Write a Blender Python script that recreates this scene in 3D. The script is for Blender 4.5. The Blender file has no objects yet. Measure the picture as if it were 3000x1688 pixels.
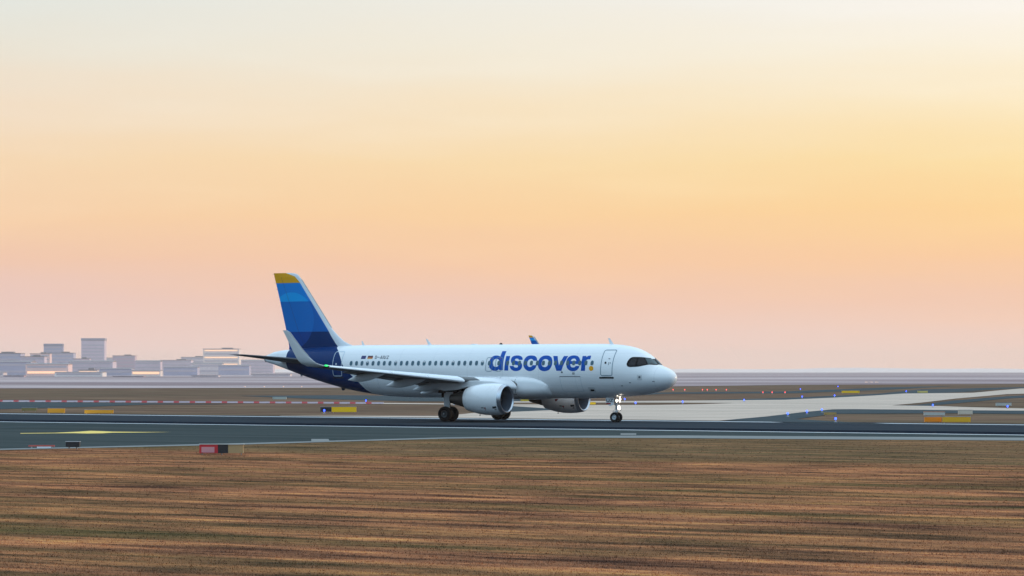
import bpy, math, random
import numpy as np
from mathutils import Vector, Matrix
from mathutils.geometry import delaunay_2d_cdt
random.seed(7); RNG = np.random.default_rng(11)
R = math.radians
scene = bpy.context.scene
COL = scene.collection

# ------------------------------------------------------------------ survey constants
F = 8000.0 / 3000.0            # focal length in picture widths
CAM_H = 3.89
TH = R(31.4)                   # runway direction against the line of sight
CT, ST = math.cos(TH), math.sin(TH)
LOW = -0.36                    # level of the airfield beyond the runway crown
P_CROWN, P_LOW = 179.0, 200.6

def H(p):                      # ground level as a function of distance across the runway
    if p <= P_CROWN: return 0.0
    if p >= P_LOW: return LOW
    return LOW * (p - P_CROWN) / (P_LOW - P_CROWN)
def ap(a, p, z=0.0):           # (along runway, across runway) -> world
    return Vector((a * CT + p * ST, -a * ST + p * CT, z))
def gp(px, py, z=0.0):         # surveyed sight line -> point on the level z
    D = (CAM_H - z) * 8000.0 / (py - 1085.0)
    return Vector(((px - 1500.0) / 8000.0 * D, D, z))
def at(px, py, D):
    return Vector(((px - 1500.0) / 8000.0 * D, D, CAM_H - (py - 1085.0) / 8000.0 * D))

# ------------------------------------------------------------------ materials
def srgb(r, g, b):
    f = lambda c: (c / 255 / 12.92) if c / 255 <= 0.04045 else ((c / 255 + 0.055) / 1.055) ** 2.4
    return (f(r), f(g), f(b), 1.0)
class NT:
    def __init__(s, tree): s.t = tree; s.n = tree.nodes; s.l = tree.links
    def add(s, typ, **kw):
        nd = s.n.new(typ)
        for k, v in kw.items():
            if k.startswith('in_'):
                key = k[3:]; key = int(key) if key.isdigit() else key.replace('_', ' ')
                s.set(nd.inputs[key], v)
            else: setattr(nd, k, v)
        return nd
    def set(s, sock, v):
        if isinstance(v, bpy.types.NodeSocket): s.l.new(v, sock)
        else: sock.default_value = v
    def math(s, op, a, b=None, c=None, clamp=False):
        nd = s.n.new('ShaderNodeMath'); nd.operation = op; nd.use_clamp = clamp
        s.set(nd.inputs[0], a)
        if b is not None: s.set(nd.inputs[1], b)
        if c is not None: s.set(nd.inputs[2], c)
        return nd.outputs[0]
    def mix(s, f, a, b, typ='MIX'):
        nd = s.n.new('ShaderNodeMix'); nd.data_type = 'RGBA'; nd.blend_type = typ
        s.set(nd.inputs[0], f); s.set(nd.inputs[6], a); s.set(nd.inputs[7], b)
        return nd.outputs[2]
    def ramp(s, f, stops, interp='LINEAR'):
        nd = s.n.new('ShaderNodeValToRGB'); cr = nd.color_ramp; cr.interpolation = interp
        while len(cr.elements) < len(stops): cr.elements.new(0.5)
        for e, (p, c) in zip(cr.elements, stops):
            e.position = p; e.color = c if len(c) == 4 else (*c, 1)
        s.set(nd.inputs[0], f); return nd.outputs[0]
    def noise(s, vec, scale, detail=3, rough=0.5):
        nd = s.n.new('ShaderNodeTexNoise'); nd.inputs['Scale'].default_value = scale
        nd.inputs['Detail'].default_value = detail; nd.inputs['Roughness'].default_value = rough
        s.l.new(vec, nd.inputs['Vector']); return nd.outputs['Fac']
    def mapping(s, vec, scale=(1, 1, 1), rot=(0, 0, 0), loc=(0, 0, 0)):
        nd = s.n.new('ShaderNodeMapping'); nd.inputs['Scale'].default_value = scale
        nd.inputs['Rotation'].default_value = rot; nd.inputs['Location'].default_value = loc
        s.l.new(vec, nd.inputs['Vector']); return nd.outputs[0]
MATS = {}
def mat(name, base, rough=0.5, metal=0.0, coat=0.0, var=0.06, vscale=1.5, emit=None, estr=0.0, spec=0.5, bump=0.0):
    if name in MATS: return MATS[name]
    m = bpy.data.materials.new(name); m.use_nodes = True
    t = NT(m.node_tree); b = t.n['Principled BSDF']
    tc = t.add('ShaderNodeTexCoord').outputs['Object']
    n = t.noise(tc, vscale, 4, 0.6)
    lo = tuple(c * (1 - var) for c in base[:3]) + (1,); hi = tuple(min(1, c * (1 + var)) for c in base[:3]) + (1,)
    t.set(b.inputs['Base Color'], t.mix(n, lo, hi))
    t.set(b.inputs['Roughness'], t.math('MULTIPLY_ADD', n, 0.1, rough - 0.05))
    b.inputs['Metallic'].default_value = metal; b.inputs['Coat Weight'].default_value = coat
    b.inputs['Coat Roughness'].default_value = 0.08; b.inputs['Specular IOR Level'].default_value = spec
    if emit: b.inputs['Emission Color'].default_value = emit; b.inputs['Emission Strength'].default_value = estr
    if bump:
        bp = t.add('ShaderNodeBump'); bp.inputs['Strength'].default_value = bump
        t.l.new(n, bp.inputs['Height']); t.l.new(bp.outputs[0], b.inputs['Normal'])
    MATS[name] = m; return m

WHITE = (0.83, 0.835, 0.845)
M_white = mat('white aircraft paint', WHITE, 0.28, coat=0.6, var=0.03, vscale=0.7)
M_grey = mat('light grey paint', (0.62, 0.63, 0.64), 0.4, coat=0.2, var=0.05)
M_wing = mat('shade-darkened wing grey', (0.13, 0.132, 0.135), 0.5, spec=.2)  # grey darkened so the colour carries the wing underside's shade
M_midgrey = mat('grey paint', (0.34, 0.35, 0.36), 0.45)
M_metal = mat('polished metal', (0.52, 0.54, 0.58), 0.28, metal=1.0)
M_darkmetal = mat('burnt nozzle metal', (0.12, 0.105, 0.095), 0.42, metal=0.85, var=0.3, vscale=3)
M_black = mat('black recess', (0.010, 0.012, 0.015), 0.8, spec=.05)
M_fan = mat('dark titanium fan', (0.03, 0.035, 0.045), 0.5, spec=.2)
M_inlet = mat('inlet lining', (0.075, 0.09, 0.115), 0.4, spec=.3)
M_rubber = mat('tyre rubber', (0.011, 0.012, 0.014), 0.85, spec=.12)
M_glass = mat('cockpit glass', (0.014, 0.014, 0.018), 0.08, spec=.22, var=0.4)
M_wshield = mat('windshield glass', (0.03, 0.06, 0.07), 0.05, spec=.5, var=0.7, vscale=3)
M_mask = mat('black window surround', (0.006, 0.006, 0.008), 0.4, spec=.08)
M_cabin = mat('cabin window glass', (0.045, 0.115, 0.155), 0.15, spec=.4, var=0.35, vscale=1.2)
M_wframe = mat('window frame paint', (0.52, 0.58, 0.63), 0.35)
M_seam = mat('door outline', (0.13, 0.22, 0.28), 0.4)
M_seamw = mat('pale door outline', (0.5, 0.6, 0.68), 0.4)
M_line = mat('panel gap', (0.10, 0.12, 0.14), 0.6)
M_scuff = mat('black scuff plate', (0.02, 0.022, 0.026), 0.5)
M_logo = mat('royal blue lettering', (0.0, 0.080, 0.40), 0.42, spec=.12, coat=0.0, var=0.02)
M_dot = mat('amber dot', (0.85, 0.36, 0.005), 0.4, spec=.15, var=0.02)
M_ink = mat('dark navy lettering', (0.006, 0.018, 0.05), 0.35)
M_fblue = mat('flag blue', (0.004, 0.012, 0.13), 0.35)
M_fblk = mat('flag black', (0.01, 0.006, 0.01), 0.35)
M_fred = mat('flag red', (0.30, 0.008, 0.008), 0.35)
M_fgold = mat('flag gold', (0.62, 0.28, 0.02), 0.35)
M_red = mat('red paint', (0.35, 0.015, 0.015), 0.4)
M_lamp = mat('lit landing light', (1, 1, 1), 0.3, emit=(1, 0.9, 0.75, 1), estr=9)
M_nav = mat('green position light', (0.1, 0.9, 0.3), 0.2, emit=(0.0, 1, 0.12, 1), estr=1.2)

# livery paint on the fuselage: a navy tail section between two boundaries, in aircraft coordinates
XO = 17.7                       # local x = XO - station
def station(t):
    tc = t.add('ShaderNodeTexCoord').outputs['Object']
    sp = t.add('ShaderNodeSeparateXYZ'); t.l.new(tc, sp.inputs[0])
    return t.math('SUBTRACT', XO, sp.outputs[0]), sp.outputs[1], sp.outputs[2], tc
def paint_base(name):
    m = bpy.data.materials.new(name); m.use_nodes = True
    t = NT(m.node_tree); b = t.n['Principled BSDF']
    b.inputs['Roughness'].default_value = 0.30; b.inputs['Coat Weight'].default_value = 0.2; b.inputs['Specular IOR Level'].default_value = .2
    b.inputs['Coat Roughness'].default_value = 0.06
    return m, t, b
NAVY = (0.0, 0.030, 0.13, 1)
def hull_livery():
    m, t, b = paint_base('fuselage paint')
    s, y, z, tc = station(t)
    cu = t.add('ShaderNodeFloatCurve'); c = cu.mapping.curves[0]
    pts = [(1.6, 26.0), (2.1, 26.75), (3.0, 27.4), (4.23, 28.7), (4.9, 29.12), (5.4, 29.6), (5.84, 30.25), (6.4, 30.3)]
    pts = [((a) / 8.0, (v - 20) / 20.0) for a, v in pts]
    while len(c.points) < len(pts): c.points.new(0.5, 0.5)
    for p, q in zip(c.points, pts): p.location = q; p.handle_type = 'AUTO'
    cu.mapping.update()
    t.set(cu.inputs['Value'], t.math('DIVIDE', z, 8.0))
    fb = t.math('MULTIPLY_ADD', cu.outputs[0], 20.0, 20.0)
    aft = t.math('GREATER_THAN', s, fb)
    rb = t.math('LESS_THAN', s, 35.05)
    msk = t.math('MULTIPLY', aft, rb)
    # faint frame joints and belly dirt (dirt has its own streaky shape)
    n = t.noise(t.mapping(tc, (0.25, 1, 2.2)), 1.6, 5, 0.6)
    w = t.mix(n, (0.80, 0.81, 0.82, 1), (0.87, 0.87, 0.88, 1))
    joint = t.math('LESS_THAN', t.math('ABSOLUTE', t.math('SUBTRACT', t.math('FRACT', t.math('DIVIDE', t.math('ADD', s, 0.4), 3.17)), 0.5)), 0.0035)
    for zj in (2.75, 3.55, 5.15):
        lj = t.math('LESS_THAN', t.math('ABSOLUTE', t.math('SUBTRACT', z, zj)), .012)
        w = t.mix(t.math('MULTIPLY', lj, .22), w, (.35, .38, .42, 1))
    gr = t.noise(t.mapping(tc, (.35, 1, .35), loc=(3, 0, 0)), 1.3, 5, .65)
    low = t.math('MULTIPLY', t.math('SUBTRACT', 2.5, z), .8, clamp=True)
    w = t.mix(t.math('MULTIPLY', t.math('MULTIPLY', low, t.math('GREATER_THAN', gr, .45)), .45), w, (.25, .25, .25, 1))
    w = t.mix(t.math('MULTIPLY', joint, 0.35), w, (0.35, 0.38, 0.42, 1))
    t.set(b.inputs['Base Color'], t.mix(msk, w, NAVY)); t.set(b.inputs['Coat Weight'], t.math('MULTIPLY', t.math('SUBTRACT', 1.0, msk), .35)); t.set(b.inputs['Specular IOR Level'], t.math('MULTIPLY_ADD', msk, -.15, .25))
    return m
def fin_livery():
    m, t, b = paint_base('fin paint')
    s, y, z, tc = station(t)
    zf = t.math('DIVIDE', z, 12.0)
    d = t.math('SQRT', t.math('ADD', t.math('POWER', t.math('SUBTRACT', s, 34.95), 2.0), t.math('POWER', t.math('SUBTRACT', z, 7.88), 2.0)))
    inside = t.math('LESS_THAN', d, 2.28)
    outc = t.ramp(zf, [(0, NAVY), (6.98 / 12, (0.0, 0.115, 0.42, 1)), (9.39 / 12, (0.0, 0.22, 0.66, 1)), (10.92 / 12, (0.78, 0.36, 0.004, 1))], 'CONSTANT')
    inc = t.ramp(zf, [(0, (0.003, 0.055, 0.26, 1)), (6.98 / 12, (0.0, 0.15, 0.50, 1)), (9.39 / 12, (0.0, 0.34, 0.78, 1)), (10.92 / 12, (0.78, 0.36, 0.004, 1))], 'CONSTANT')
    c = t.mix(inside, outc, inc)
    # white leading edge: distance ahead of the LE line s = 34.55 - (z-6)*... measured along the station
    cu = t.add('ShaderNodeFloatCurve'); cv = cu.mapping.curves[0]
    pts = [(5.0, 30.3), (5.85, 30.4), (6.1, 30.62), (7.12, 31.33), (9.38, 32.98), (11.0, 34.17), (11.45, 34.62), (11.75, 35.6)]
    pts = [(a / 12.0, (v - 25) / 15.0) for a, v in pts]
    while len(cv.points) < len(pts): cv.points.new(0.5, 0.5)
    for p, q in zip(cv.points, pts): p.location = q; p.handle_type = 'VECTOR'
    cu.mapping.update(); t.set(cu.inputs['Value'], zf)
    wl = t.math('LESS_THAN', s, t.math('MULTIPLY_ADD', cu.outputs[0], 15.0, 25.0))
    c = t.mix(wl, c, (0.72, 0.75, 0.78, 1))
    n = t.noise(t.mapping(tc, (1, 1, 0.3)), 1.2, 3)
    c = t.mix(t.math('MULTIPLY', n, 0.03), c, (0.35, 0.45, 0.55, 1))
    t.set(b.inputs['Base Color'], c); b.inputs['Coat Weight'].default_value = .03; b.inputs['Specular IOR Level'].default_value = .1; return m
def sharklet_livery():
    m, t, b = paint_base('sharklet inner paint')
    s, y, z, tc = station(t)
    c = t.ramp(t.math('DIVIDE', z, 8.0), [(0, (0.6, 0.62, 0.64, 1)), (4.75 / 8, NAVY), (5.3 / 8, (0.0, 0.10, 0.42, 1)), (6.36 / 8, (0.0, 0.34, 0.80, 1)), (6.52 / 8, (0.0, 0.2, 0.62, 1)), (6.62 / 8, (0.78, 0.36, 0.004, 1))], 'CONSTANT')
    t.set(b.inputs['Base Color'], c); return m
M_hull = hull_livery(); M_fin = fin_livery(); M_shk = sharklet_livery()

# ------------------------------------------------------------------ mesh helpers
class MB:
    def __init__(s): s.v = []; s.f = []; s.m = []
    def add(s, vs, fs, mi=0):
        o = len(s.v); s.v += [tuple(v) for v in vs]; s.f += [tuple(i + o for i in f) for f in fs]; s.m += [mi] * len(fs)
    def box(s, c, d, rot=0.0, mi=0, tilt=0.0, taper=1.0):
        c = Vector(c); cs, sn = math.cos(rot), math.sin(rot); vs = []
        for dz in (-1, 1):
            k = taper if dz > 0 else 1
            for dx, dy in ((-1, -1), (1, -1), (1, 1), (-1, 1)):
                x, y = dx * d[0] / 2 * k, dy * d[1] / 2 * k
                vs.append((c.x + x * cs - y * sn, c.y + x * sn + y * cs, c.z + dz * d[2] / 2))
        s.add(vs, [(3, 2, 1, 0), (4, 5, 6, 7), (0, 1, 5, 4), (1, 2, 6, 5), (2, 3, 7, 6), (3, 0, 4, 7)], mi)
    def tube(s, pts, rad, n=10, mi=0, caps=True):
        pts = [Vector(p) for p in pts]; rad = rad if isinstance(rad, (list, tuple)) else [rad] * len(pts)
        rings = []
        for i, p in enumerate(pts):
            d = (pts[min(i + 1, len(pts) - 1)] - pts[max(i - 1, 0)]).normalized()
            u = d.cross(Vector((0, 0, 1)) if abs(d.z) < 0.9 else Vector((1, 0, 0))).normalized(); w = d.cross(u)
            rings.append([p + (u * math.cos(2 * math.pi * k / n) + w * math.sin(2 * math.pi * k / n)) * rad[i] for k in range(n)])
        s.loft(rings, mi, caps)
    def loft(s, rings, mi=0, caps=True, closed=True):
        n = len(rings[0]); vs = [p for r in rings for p in r]; fs = []
        for i in range(len(rings) - 1):
            for k in range(n if closed else n - 1):
                a, b = i * n + k, i * n + (k + 1) % n
                fs.append((a, b, b + n, a + n))
        if caps and closed:
            fs.append(tuple(range(n - 1, -1, -1))); fs.append(tuple((len(rings) - 1) * n + k for k in range(n)))
        s.add(vs, fs, mi)
    def lathe(s, prof, c, axis='x', n=40, mi=0, sgn=1):      # prof: (along, radius)
        rings = []
        for a, r in prof:
            ring = []
            for k in range(n):
                q = 2 * math.pi * k / n; u, w = r * math.cos(q), r * math.sin(q)
                ring.append((c[0] + sgn * a, c[1] + u, c[2] + w) if axis == 'x' else (c[0] + u, c[1] + sgn * a, c[2] + w) if axis == 'y' else (c[0] + u, c[1] + w, c[2] + sgn * a))
            rings.append(ring)
        s.loft(rings, mi, caps=False)
    def build(s, name, mats, parent=None, smooth=True, angle=40):
        me = bpy.data.meshes.new(name); me.from_pydata(s.v, [], s.f)
        mats = mats if isinstance(mats, (list, tuple)) else [mats]
        for m in mats: me.materials.append(m)
        me.polygons.foreach_set('material_index', s.m)
        me.validate(); me.update()
        import bmesh
        bm = bmesh.new(); bm.from_mesh(me)
        bmesh.ops.recalc_face_normals(bm, faces=bm.faces)
        bm.to_mesh(me); bm.free()
        if smooth:
            me.polygons.foreach_set('use_smooth', [True] * len(me.polygons))
            try: me.set_sharp_from_angle(angle=R(angle))
            except Exception: pass
        o = bpy.data.objects.new(name, me); COL.objects.link(o)
        if parent: o.parent = parent
        return o
def raw(name, vs, fs, mats, parent=None, smooth=False):
    me = bpy.data.meshes.new(name); me.from_pydata([tuple(v) for v in vs], [], fs)
    for m in (mats if isinstance(mats, (list, tuple)) else [mats]): me.materials.append(m)
    me.update()
    if smooth: me.polygons.foreach_set('use_smooth', [True] * len(me.polygons))
    o = bpy.data.objects.new(name, me); COL.objects.link(o)
    if parent: o.parent = parent
    return o
def tag(o, label=None, cat=None, group=None, kind=None):
    if label: o['label'] = label
    if cat: o['category'] = cat
    if group: o['group'] = group
    if kind: o['kind'] = kind
    return o
def empty(name, loc, rz=0.0):
    o = bpy.data.objects.new(name, None); o.location = loc; o.rotation_euler = (0, 0, rz); o.empty_display_size = 0.5
    COL.objects.link(o); return o
def pchip(xs, ys):
    xs = np.array(xs, float); ys = np.array(ys, float); h = np.diff(xs); d = np.diff(ys) / h
    m = np.zeros(len(xs)); m[0] = d[0]; m[-1] = d[-1]
    for i in range(1, len(xs) - 1):
        if d[i - 1] * d[i] > 0:
            w1, w2 = 2 * h[i] + h[i - 1], h[i] + 2 * h[i - 1]
            m[i] = (w1 + w2) / (w1 / d[i - 1] + w2 / d[i])
    def f(x):
        x = min(max(x, xs[0]), xs[-1]); i = min(int(np.searchsorted(xs, x, side='right')) - 1, len(h) - 1)
        t = (x - xs[i]) / h[i]; t2, t3 = t * t, t ** 3
        return float((2 * t3 - 3 * t2 + 1) * ys[i] + (t3 - 2 * t2 + t) * h[i] * m[i] + (-2 * t3 + 3 * t2) * ys[i + 1] + (t3 - t2) * h[i] * m[i + 1])
    return f
ORD = ['leftmost', 'second', 'third', 'fourth', 'fifth', 'sixth', 'seventh', 'eighth', 'ninth', 'tenth', 'eleventh', 'twelfth', 'thirteenth', 'fourteenth', 'fifteenth', 'sixteenth', 'seventeenth', 'eighteenth', 'nineteenth', 'twentieth', 'twenty-first', 'twenty-second', 'twenty-third', 'twenty-fourth', 'twenty-fifth', 'twenty-sixth', 'twenty-seventh', 'twenty-eighth', 'twenty-ninth', 'thirtieth']
def nth(k): return 'leftmost' if k == 0 else ORD[k] + ' from the left'

# ------------------------------------------------------------------ the aircraft hull
NOSE = Vector((12.13, 201.8, 0))
sq = lambda L: [math.sqrt(v) for v in L]
fT = pchip(sq([0, .03, .13, .25, .5, .93, 1.38, 1.6, 1.95, 2.4, 2.75, 3.3, 3.85, 4.65, 6, 7.5, 28, 30, 33, 35.6, 36.4, 37.2, 37.5]),
           [3.30, 3.46, 3.61, 3.75, 3.93, 4.13, 4.29, 4.50, 4.82, 5.14, 5.34, 5.55, 5.68, 5.80, 5.87, 5.88, 5.88, 5.83, 5.70, 5.52, 5.43, 5.22, 5.08])
fB = pchip(sq([0, .05, .18, .6, 1.145, 2.25, 3.3, 4.35, 6, 8, 22.5, 24.9, 27.7, 29.5, 31.3, 33.2, 35.1, 36.9, 37.5]),
           [3.30, 3.08, 2.88, 2.59, 2.38, 2.13, 1.99, 1.89, 1.81, 1.76, 1.76, 1.82, 2.11, 2.40, 2.81, 3.29, 3.86, 4.40, 4.56])
fW = pchip(sq([0, .05, .15, .5, 1, 1.5, 2, 3, 4, 5, 6.5, 25, 27, 29, 31, 33, 35, 36.5, 37.5]),
           [0.001, .26, .47, .86, 1.18, 1.40, 1.56, 1.78, 1.90, 1.955, 1.975, 1.975, 1.93, 1.80, 1.55, 1.18, .75, .42, .26])
fC = pchip(sq([0, 1, 2, 4, 6, 24, 28, 31, 34, 37.5]), [3.30, 3.31, 3.42, 3.67, 3.82, 3.84, 3.99, 4.30, 4.62, 4.82])
def hull(s, ph):
    q = math.sqrt(max(s, 0)); w, zc = fW(q), fC(q)
    h = (fT(q) - zc) if ph >= 0 else (zc - fB(q))
    return Vector((s, -w * math.cos(ph), zc + h * math.sin(ph)))
def hull_n(s, ph):
    e = 0.02; a = hull(s + e, ph) - hull(max(s - e, 0.0005), ph); b = hull(s, ph + e) - hull(s, ph - e)
    n = Vector((-a.x, a.y, a.z)).cross(Vector((-b.x, b.y, b.z)))
    n.normalize()
    # outward: away from the axis
    c = Vector((0, -math.cos(ph), math.sin(ph)))
    return n if n.dot(c) > 0 else -n
def inside(s, y, z):
    if s <= 0 or s >= 37.5: return False
    q = math.sqrt(s); w, zc = fW(q), fC(q); h = (fT(q) - zc) if z >= zc else (zc - fB(q))
    return (y / w) ** 2 + ((z - zc) / max(h, 1e-4)) ** 2 < 1
def to_sy(X, Y):                # world ground plan -> station, lateral
    dx, dy = X - NOSE.x, Y - NOSE.y
    return -(dx * CT - dy * ST), dx * ST + dy * CT
def sight(px, py):              # survey: where a sight line meets the hull -> (station, angle)
    kx, kz = (px - 1500) / 8000, -(py - 1085) / 8000
    def loc(D):
        s, y = to_sy(kx * D, D); return s, y, CAM_H + kz * D
    D = 196.0; best = None
    while D < 226:
        s, y, z = loc(D)
        if inside(s, y, z):
            a, b = D - .06, D
            for _ in range(18):
                m = (a + b) / 2
                if inside(*loc(m)): b = m
                else: a = m
            s, y, z = loc(b); q = math.sqrt(s); w, zc = fW(q), fC(q); h = (fT(q) - zc) if z >= zc else (zc - fB(q))
            return s, math.atan2((z - zc) / h, -y / w)
        D += .06
    # past the outline: centre line
    t = kx; s = (12.13 - 201.8 * t) / (CT + ST * t)
    return s, (math.pi / 2 if py < 1108 else -math.pi / 2)
def L(v, off=None):             # hull coordinates -> aircraft local
    return Vector((XO - v[0], v[1], v[2]))
def hp(s, ph, off):
    return L(hull(s, ph)) + hull_n(s, ph) * off

def pip(x, y, P):
    c = False; j = len(P) - 1
    for i in range(len(P)):
        xi, yi = P[i]; xj, yj = P[j]
        if (yi > y) != (yj > y) and x < (xj - xi) * (y - yi) / (yj - yi) + xi: c = not c
        j = i
    return c
def runs(*rs, n=8):             # closed outline from smooth runs joined at corners
    out = []
    for r in rs:
        if len(r) == 2: out.append(r[0]); continue
        P = [r[0]] + list(r) + [r[-1]]
        for i in range(1, len(P) - 2):
            for k in range(n):
                t = k / n; a, b, c, d = P[i - 1], P[i], P[i + 1], P[i + 2]
                out.append(tuple(0.5 * ((2 * b[j]) + (-a[j] + c[j]) * t + (2 * a[j] - 5 * b[j] + 4 * c[j] - d[j]) * t * t + (-a[j] + 3 * b[j] - 3 * c[j] + d[j]) * t ** 3) for j in (0, 1)))
    return out
def loop(r, n=6):
    out = []; N = len(r)
    for i in range(N):
        a, b, c, d = r[i - 1], r[i], r[(i + 1) % N], r[(i + 2) % N]
        for k in range(n):
            t = k / n
            out.append(tuple(0.5 * ((2 * b[j]) + (-a[j] + c[j]) * t + (2 * a[j] - 5 * b[j] + 4 * c[j] - d[j]) * t * t + (-a[j] + 3 * b[j] - 3 * c[j] + d[j]) * t ** 3) for j in (0, 1)))
    return out
def patch(mb, outer, holes, off, step=0.12, mirror=False, mi=0, thick=0.004):
    """outline in (station, arc) hull coordinates -> thin painted sheet lying on the hull"""
    K = 2.0
    def dens(P):
        o = []
        for i in range(len(P)):
            a, b = P[i], P[(i + 1) % len(P)]; d = math.hypot(b[0] - a[0], (b[1] - a[1]) * K)
            m = max(1, int(d / step))
            for k in range(m): o.append((a[0] + (b[0] - a[0]) * k / m, a[1] + (b[1] - a[1]) * k / m))
        return o
    loops = [dens(outer)] + [dens(h) for h in holes]
    vs = []; es = []
    for lp in loops:
        o = len(vs); vs += [Vector((x, y * K)) for x, y in lp]; es += [(o + i, o + (i + 1) % len(lp)) for i in range(len(lp))]
    x0 = min(v.x for v in vs); x1 = max(v.x for v in vs); y0 = min(v.y for v in vs); y1 = max(v.y for v in vs)
    PL = [[(v[0], v[1] * K) for v in lp] for lp in loops]
    x = x0 + step / 2
    while x < x1:
        y = y0 + step / 2
        while y < y1:
            if pip(x, y, PL[0]) and not any(pip(x, y, h) for h in PL[1:]): vs.append(Vector((x, y)))
            y += step
        x += step
    r = delaunay_2d_cdt(vs, es, [], 0, 1e-5)
    V, T = r[0], r[2]; keep = []
    for f in T:
        cx = sum(V[i].x for i in f) / len(f); cy = sum(V[i].y for i in f) / len(f)
        if pip(cx, cy, PL[0]) and not any(pip(cx, cy, h) for h in PL[1:]): keep.append(tuple(f))
    for sg in ((1, -1) if mirror == True else (-1,) if mirror == 'port' else (1,)):
        pts = []
        for v in V:
            p = hp(v.x, v.y / K, off); pts.append((p.x, p.y * sg, p.z))
        mb.add(pts, keep, mi)
def decal(name, m, outlines, off, parent, holes=None, mirror=False, step=0.12, label=None):
    mb = MB()
    for i, o in enumerate(outlines):
        patch(mb, o, (holes or {}).get(i, []), off, step, mirror)
    me = bpy.data.meshes.new(name); me.from_pydata(mb.v, [], mb.f); me.materials.append(m); me.update()
    # face outwards
    import bmesh
    bm = bmesh.new(); bm.from_mesh(me)
    for f in bm.faces:
        c = f.calc_center_median()
        if f.normal.dot(Vector((0, c.y, c.z - 3.8))) < 0: f.normal_flip()
        f.smooth = True
    bm.to_mesh(me); bm.free()
    o = bpy.data.objects.new(name, me); COL.objects.link(o); o.parent = parent
    if label: o['label'] = label
    return o
def S(pts, org, sc): return [sight(org[0] + x * sc, org[1] + y * sc) for x, y in pts]
def frame_ring(outer_pts, w):   # outline ring of width w (metres) in (s, phi): returns (outer, inner)
    cx = sum(p[0] for p in outer_pts) / len(outer_pts); cy = sum(p[1] for p in outer_pts) / len(outer_pts)
    rx = max(abs(p[0] - cx) for p in outer_pts); ry = max(abs(p[1] - cy) for p in outer_pts)
    return outer_pts, [(cx + (p[0] - cx) * (1 - w / rx), cy + (p[1] - cy) * (1 - w / 2.0 / ry)) for p in outer_pts]
def rrect(s0, s1, z0, z1, r, n=5):   # rounded rectangle in (station, height) -> (station, phi)
    out = []
    for cx, cz, a0 in ((s1 - r, z1 - r, 0), (s0 + r, z1 - r, 90), (s0 + r, z0 + r, 180), (s1 - r, z0 + r, 270)):
        for k in range(n + 1):
            a = R(a0 + 90 * k / n); out.append((cx + r * math.cos(a), cz + r * math.sin(a)))
    return [(s, phi_of(s, z)) for s, z in out]
def phi_of(s, z):
    q = math.sqrt(s); zc = fC(q); h = (fT(q) - zc) if z >= zc else (zc - fB(q))
    return math.asin(max(-1, min(1, (z - zc) / h)))

plane = empty('airliner', NOSE + Vector((-XO * CT, XO * ST, 0)), -TH)
tag(plane, 'white twin-engine airliner with blue tail rolling on the runway, nose to the right', 'aeroplane')

# fuselage
st = [0.0005, .006, .02, .05, .1, .17, .26, .38, .52, .7, .9, 1.1, 1.25, 1.38, 1.48, 1.6, 1.75, 1.95, 2.15, 2.4, 2.75, 3.1, 3.5, 4, 4.6, 5.3, 6, 7, 8]
x = 9.0
while x < 37.4: st.append(x); x += 0.75
st.append(37.5)
NR = 72; rings = []
for s in st:
    rings.append([L(hull(s, 2 * math.pi * k / NR)) if math.cos(2 * math.pi * k / NR) >= 0 and False else None for k in range(NR)])
    ring = []
    q = math.sqrt(s); w, zc, zt, zb = fW(q), fC(q), fT(q), fB(q)
    for k in range(NR):
        a = 2 * math.pi * k / NR; sn = math.sin(a)
        ring.append((XO - s, -w * math.cos(a), zc + (zt - zc if sn >= 0 else zc - zb) * sn))
    rings[-1] = ring
mb = MB(); mb.loft(rings); fus = mb.build('fuselage', M_hull, plane, angle=60)
# tail cone end and exhaust
mb = MB(); mb.lathe([(0, .27), (.05, .27), (.06, .2), (-.02, .17), (-.02, .001)], (XO - 37.5, 0, 4.82), 'x', 24, sgn=-1)
mb.build('tail_exhaust', M_darkmetal, fus)

# belly fairing
mb = MB(); rings = []
for s in [10.0, 10.03, 10.1, 10.25, 10.5, 10.8, 11.2, 11.7, 12.2, 12.8, 13.5, 14.5, 15.5, 16.5, 17.5, 18.3, 19, 19.6, 20.1, 20.6, 21.1, 21.5, 21.8]:
    if s < 12.8: e = (1 - ((12.8 - s) / 2.8) ** 2.6) ** 0.5 if s > 10.0 else 0.0
    elif s > 17.0: e = max(0, 1 - ((s - 17.0) / 4.8) ** 1.9)
    else: e = 1
    w = 1.62 + .60 * e; top = 2.62 + .92 * e; bot = 2.02 - .36 * e; zc = 2.62; ring = []
    for k in range(56):
        a = 2 * math.pi * k / 56; c, sn = math.cos(a), math.sin(a)
        ex = 2 / 4.6 if sn > 0 else 2 / 2.5
        ring.append((XO - s, w * math.copysign(abs(c) ** ex, c), zc + (top - zc if sn > 0 else zc - bot) * math.copysign(abs(sn) ** ex, sn)))
    rings.append(ring)
mb.loft(rings); fair = mb.build('belly_fairing', M_white, plane, angle=55)
def fair_y(s, z):
    e = (1 - ((12.8 - s) / 2.8) ** 2.6) ** 0.5 if s < 12.8 else 1
    return (1.62 + .6 * e) * (1 - min(1, abs((z - 2.62) / (.92 * e))) ** 4.6) ** (1 / 4.6) if z > 2.62 else (1.62 + .6 * e) * (1 - min(1, abs((z - 2.62) / (.6 + .36 * e))) ** 2.5) ** (1 / 2.5)
mb = MB()
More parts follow.
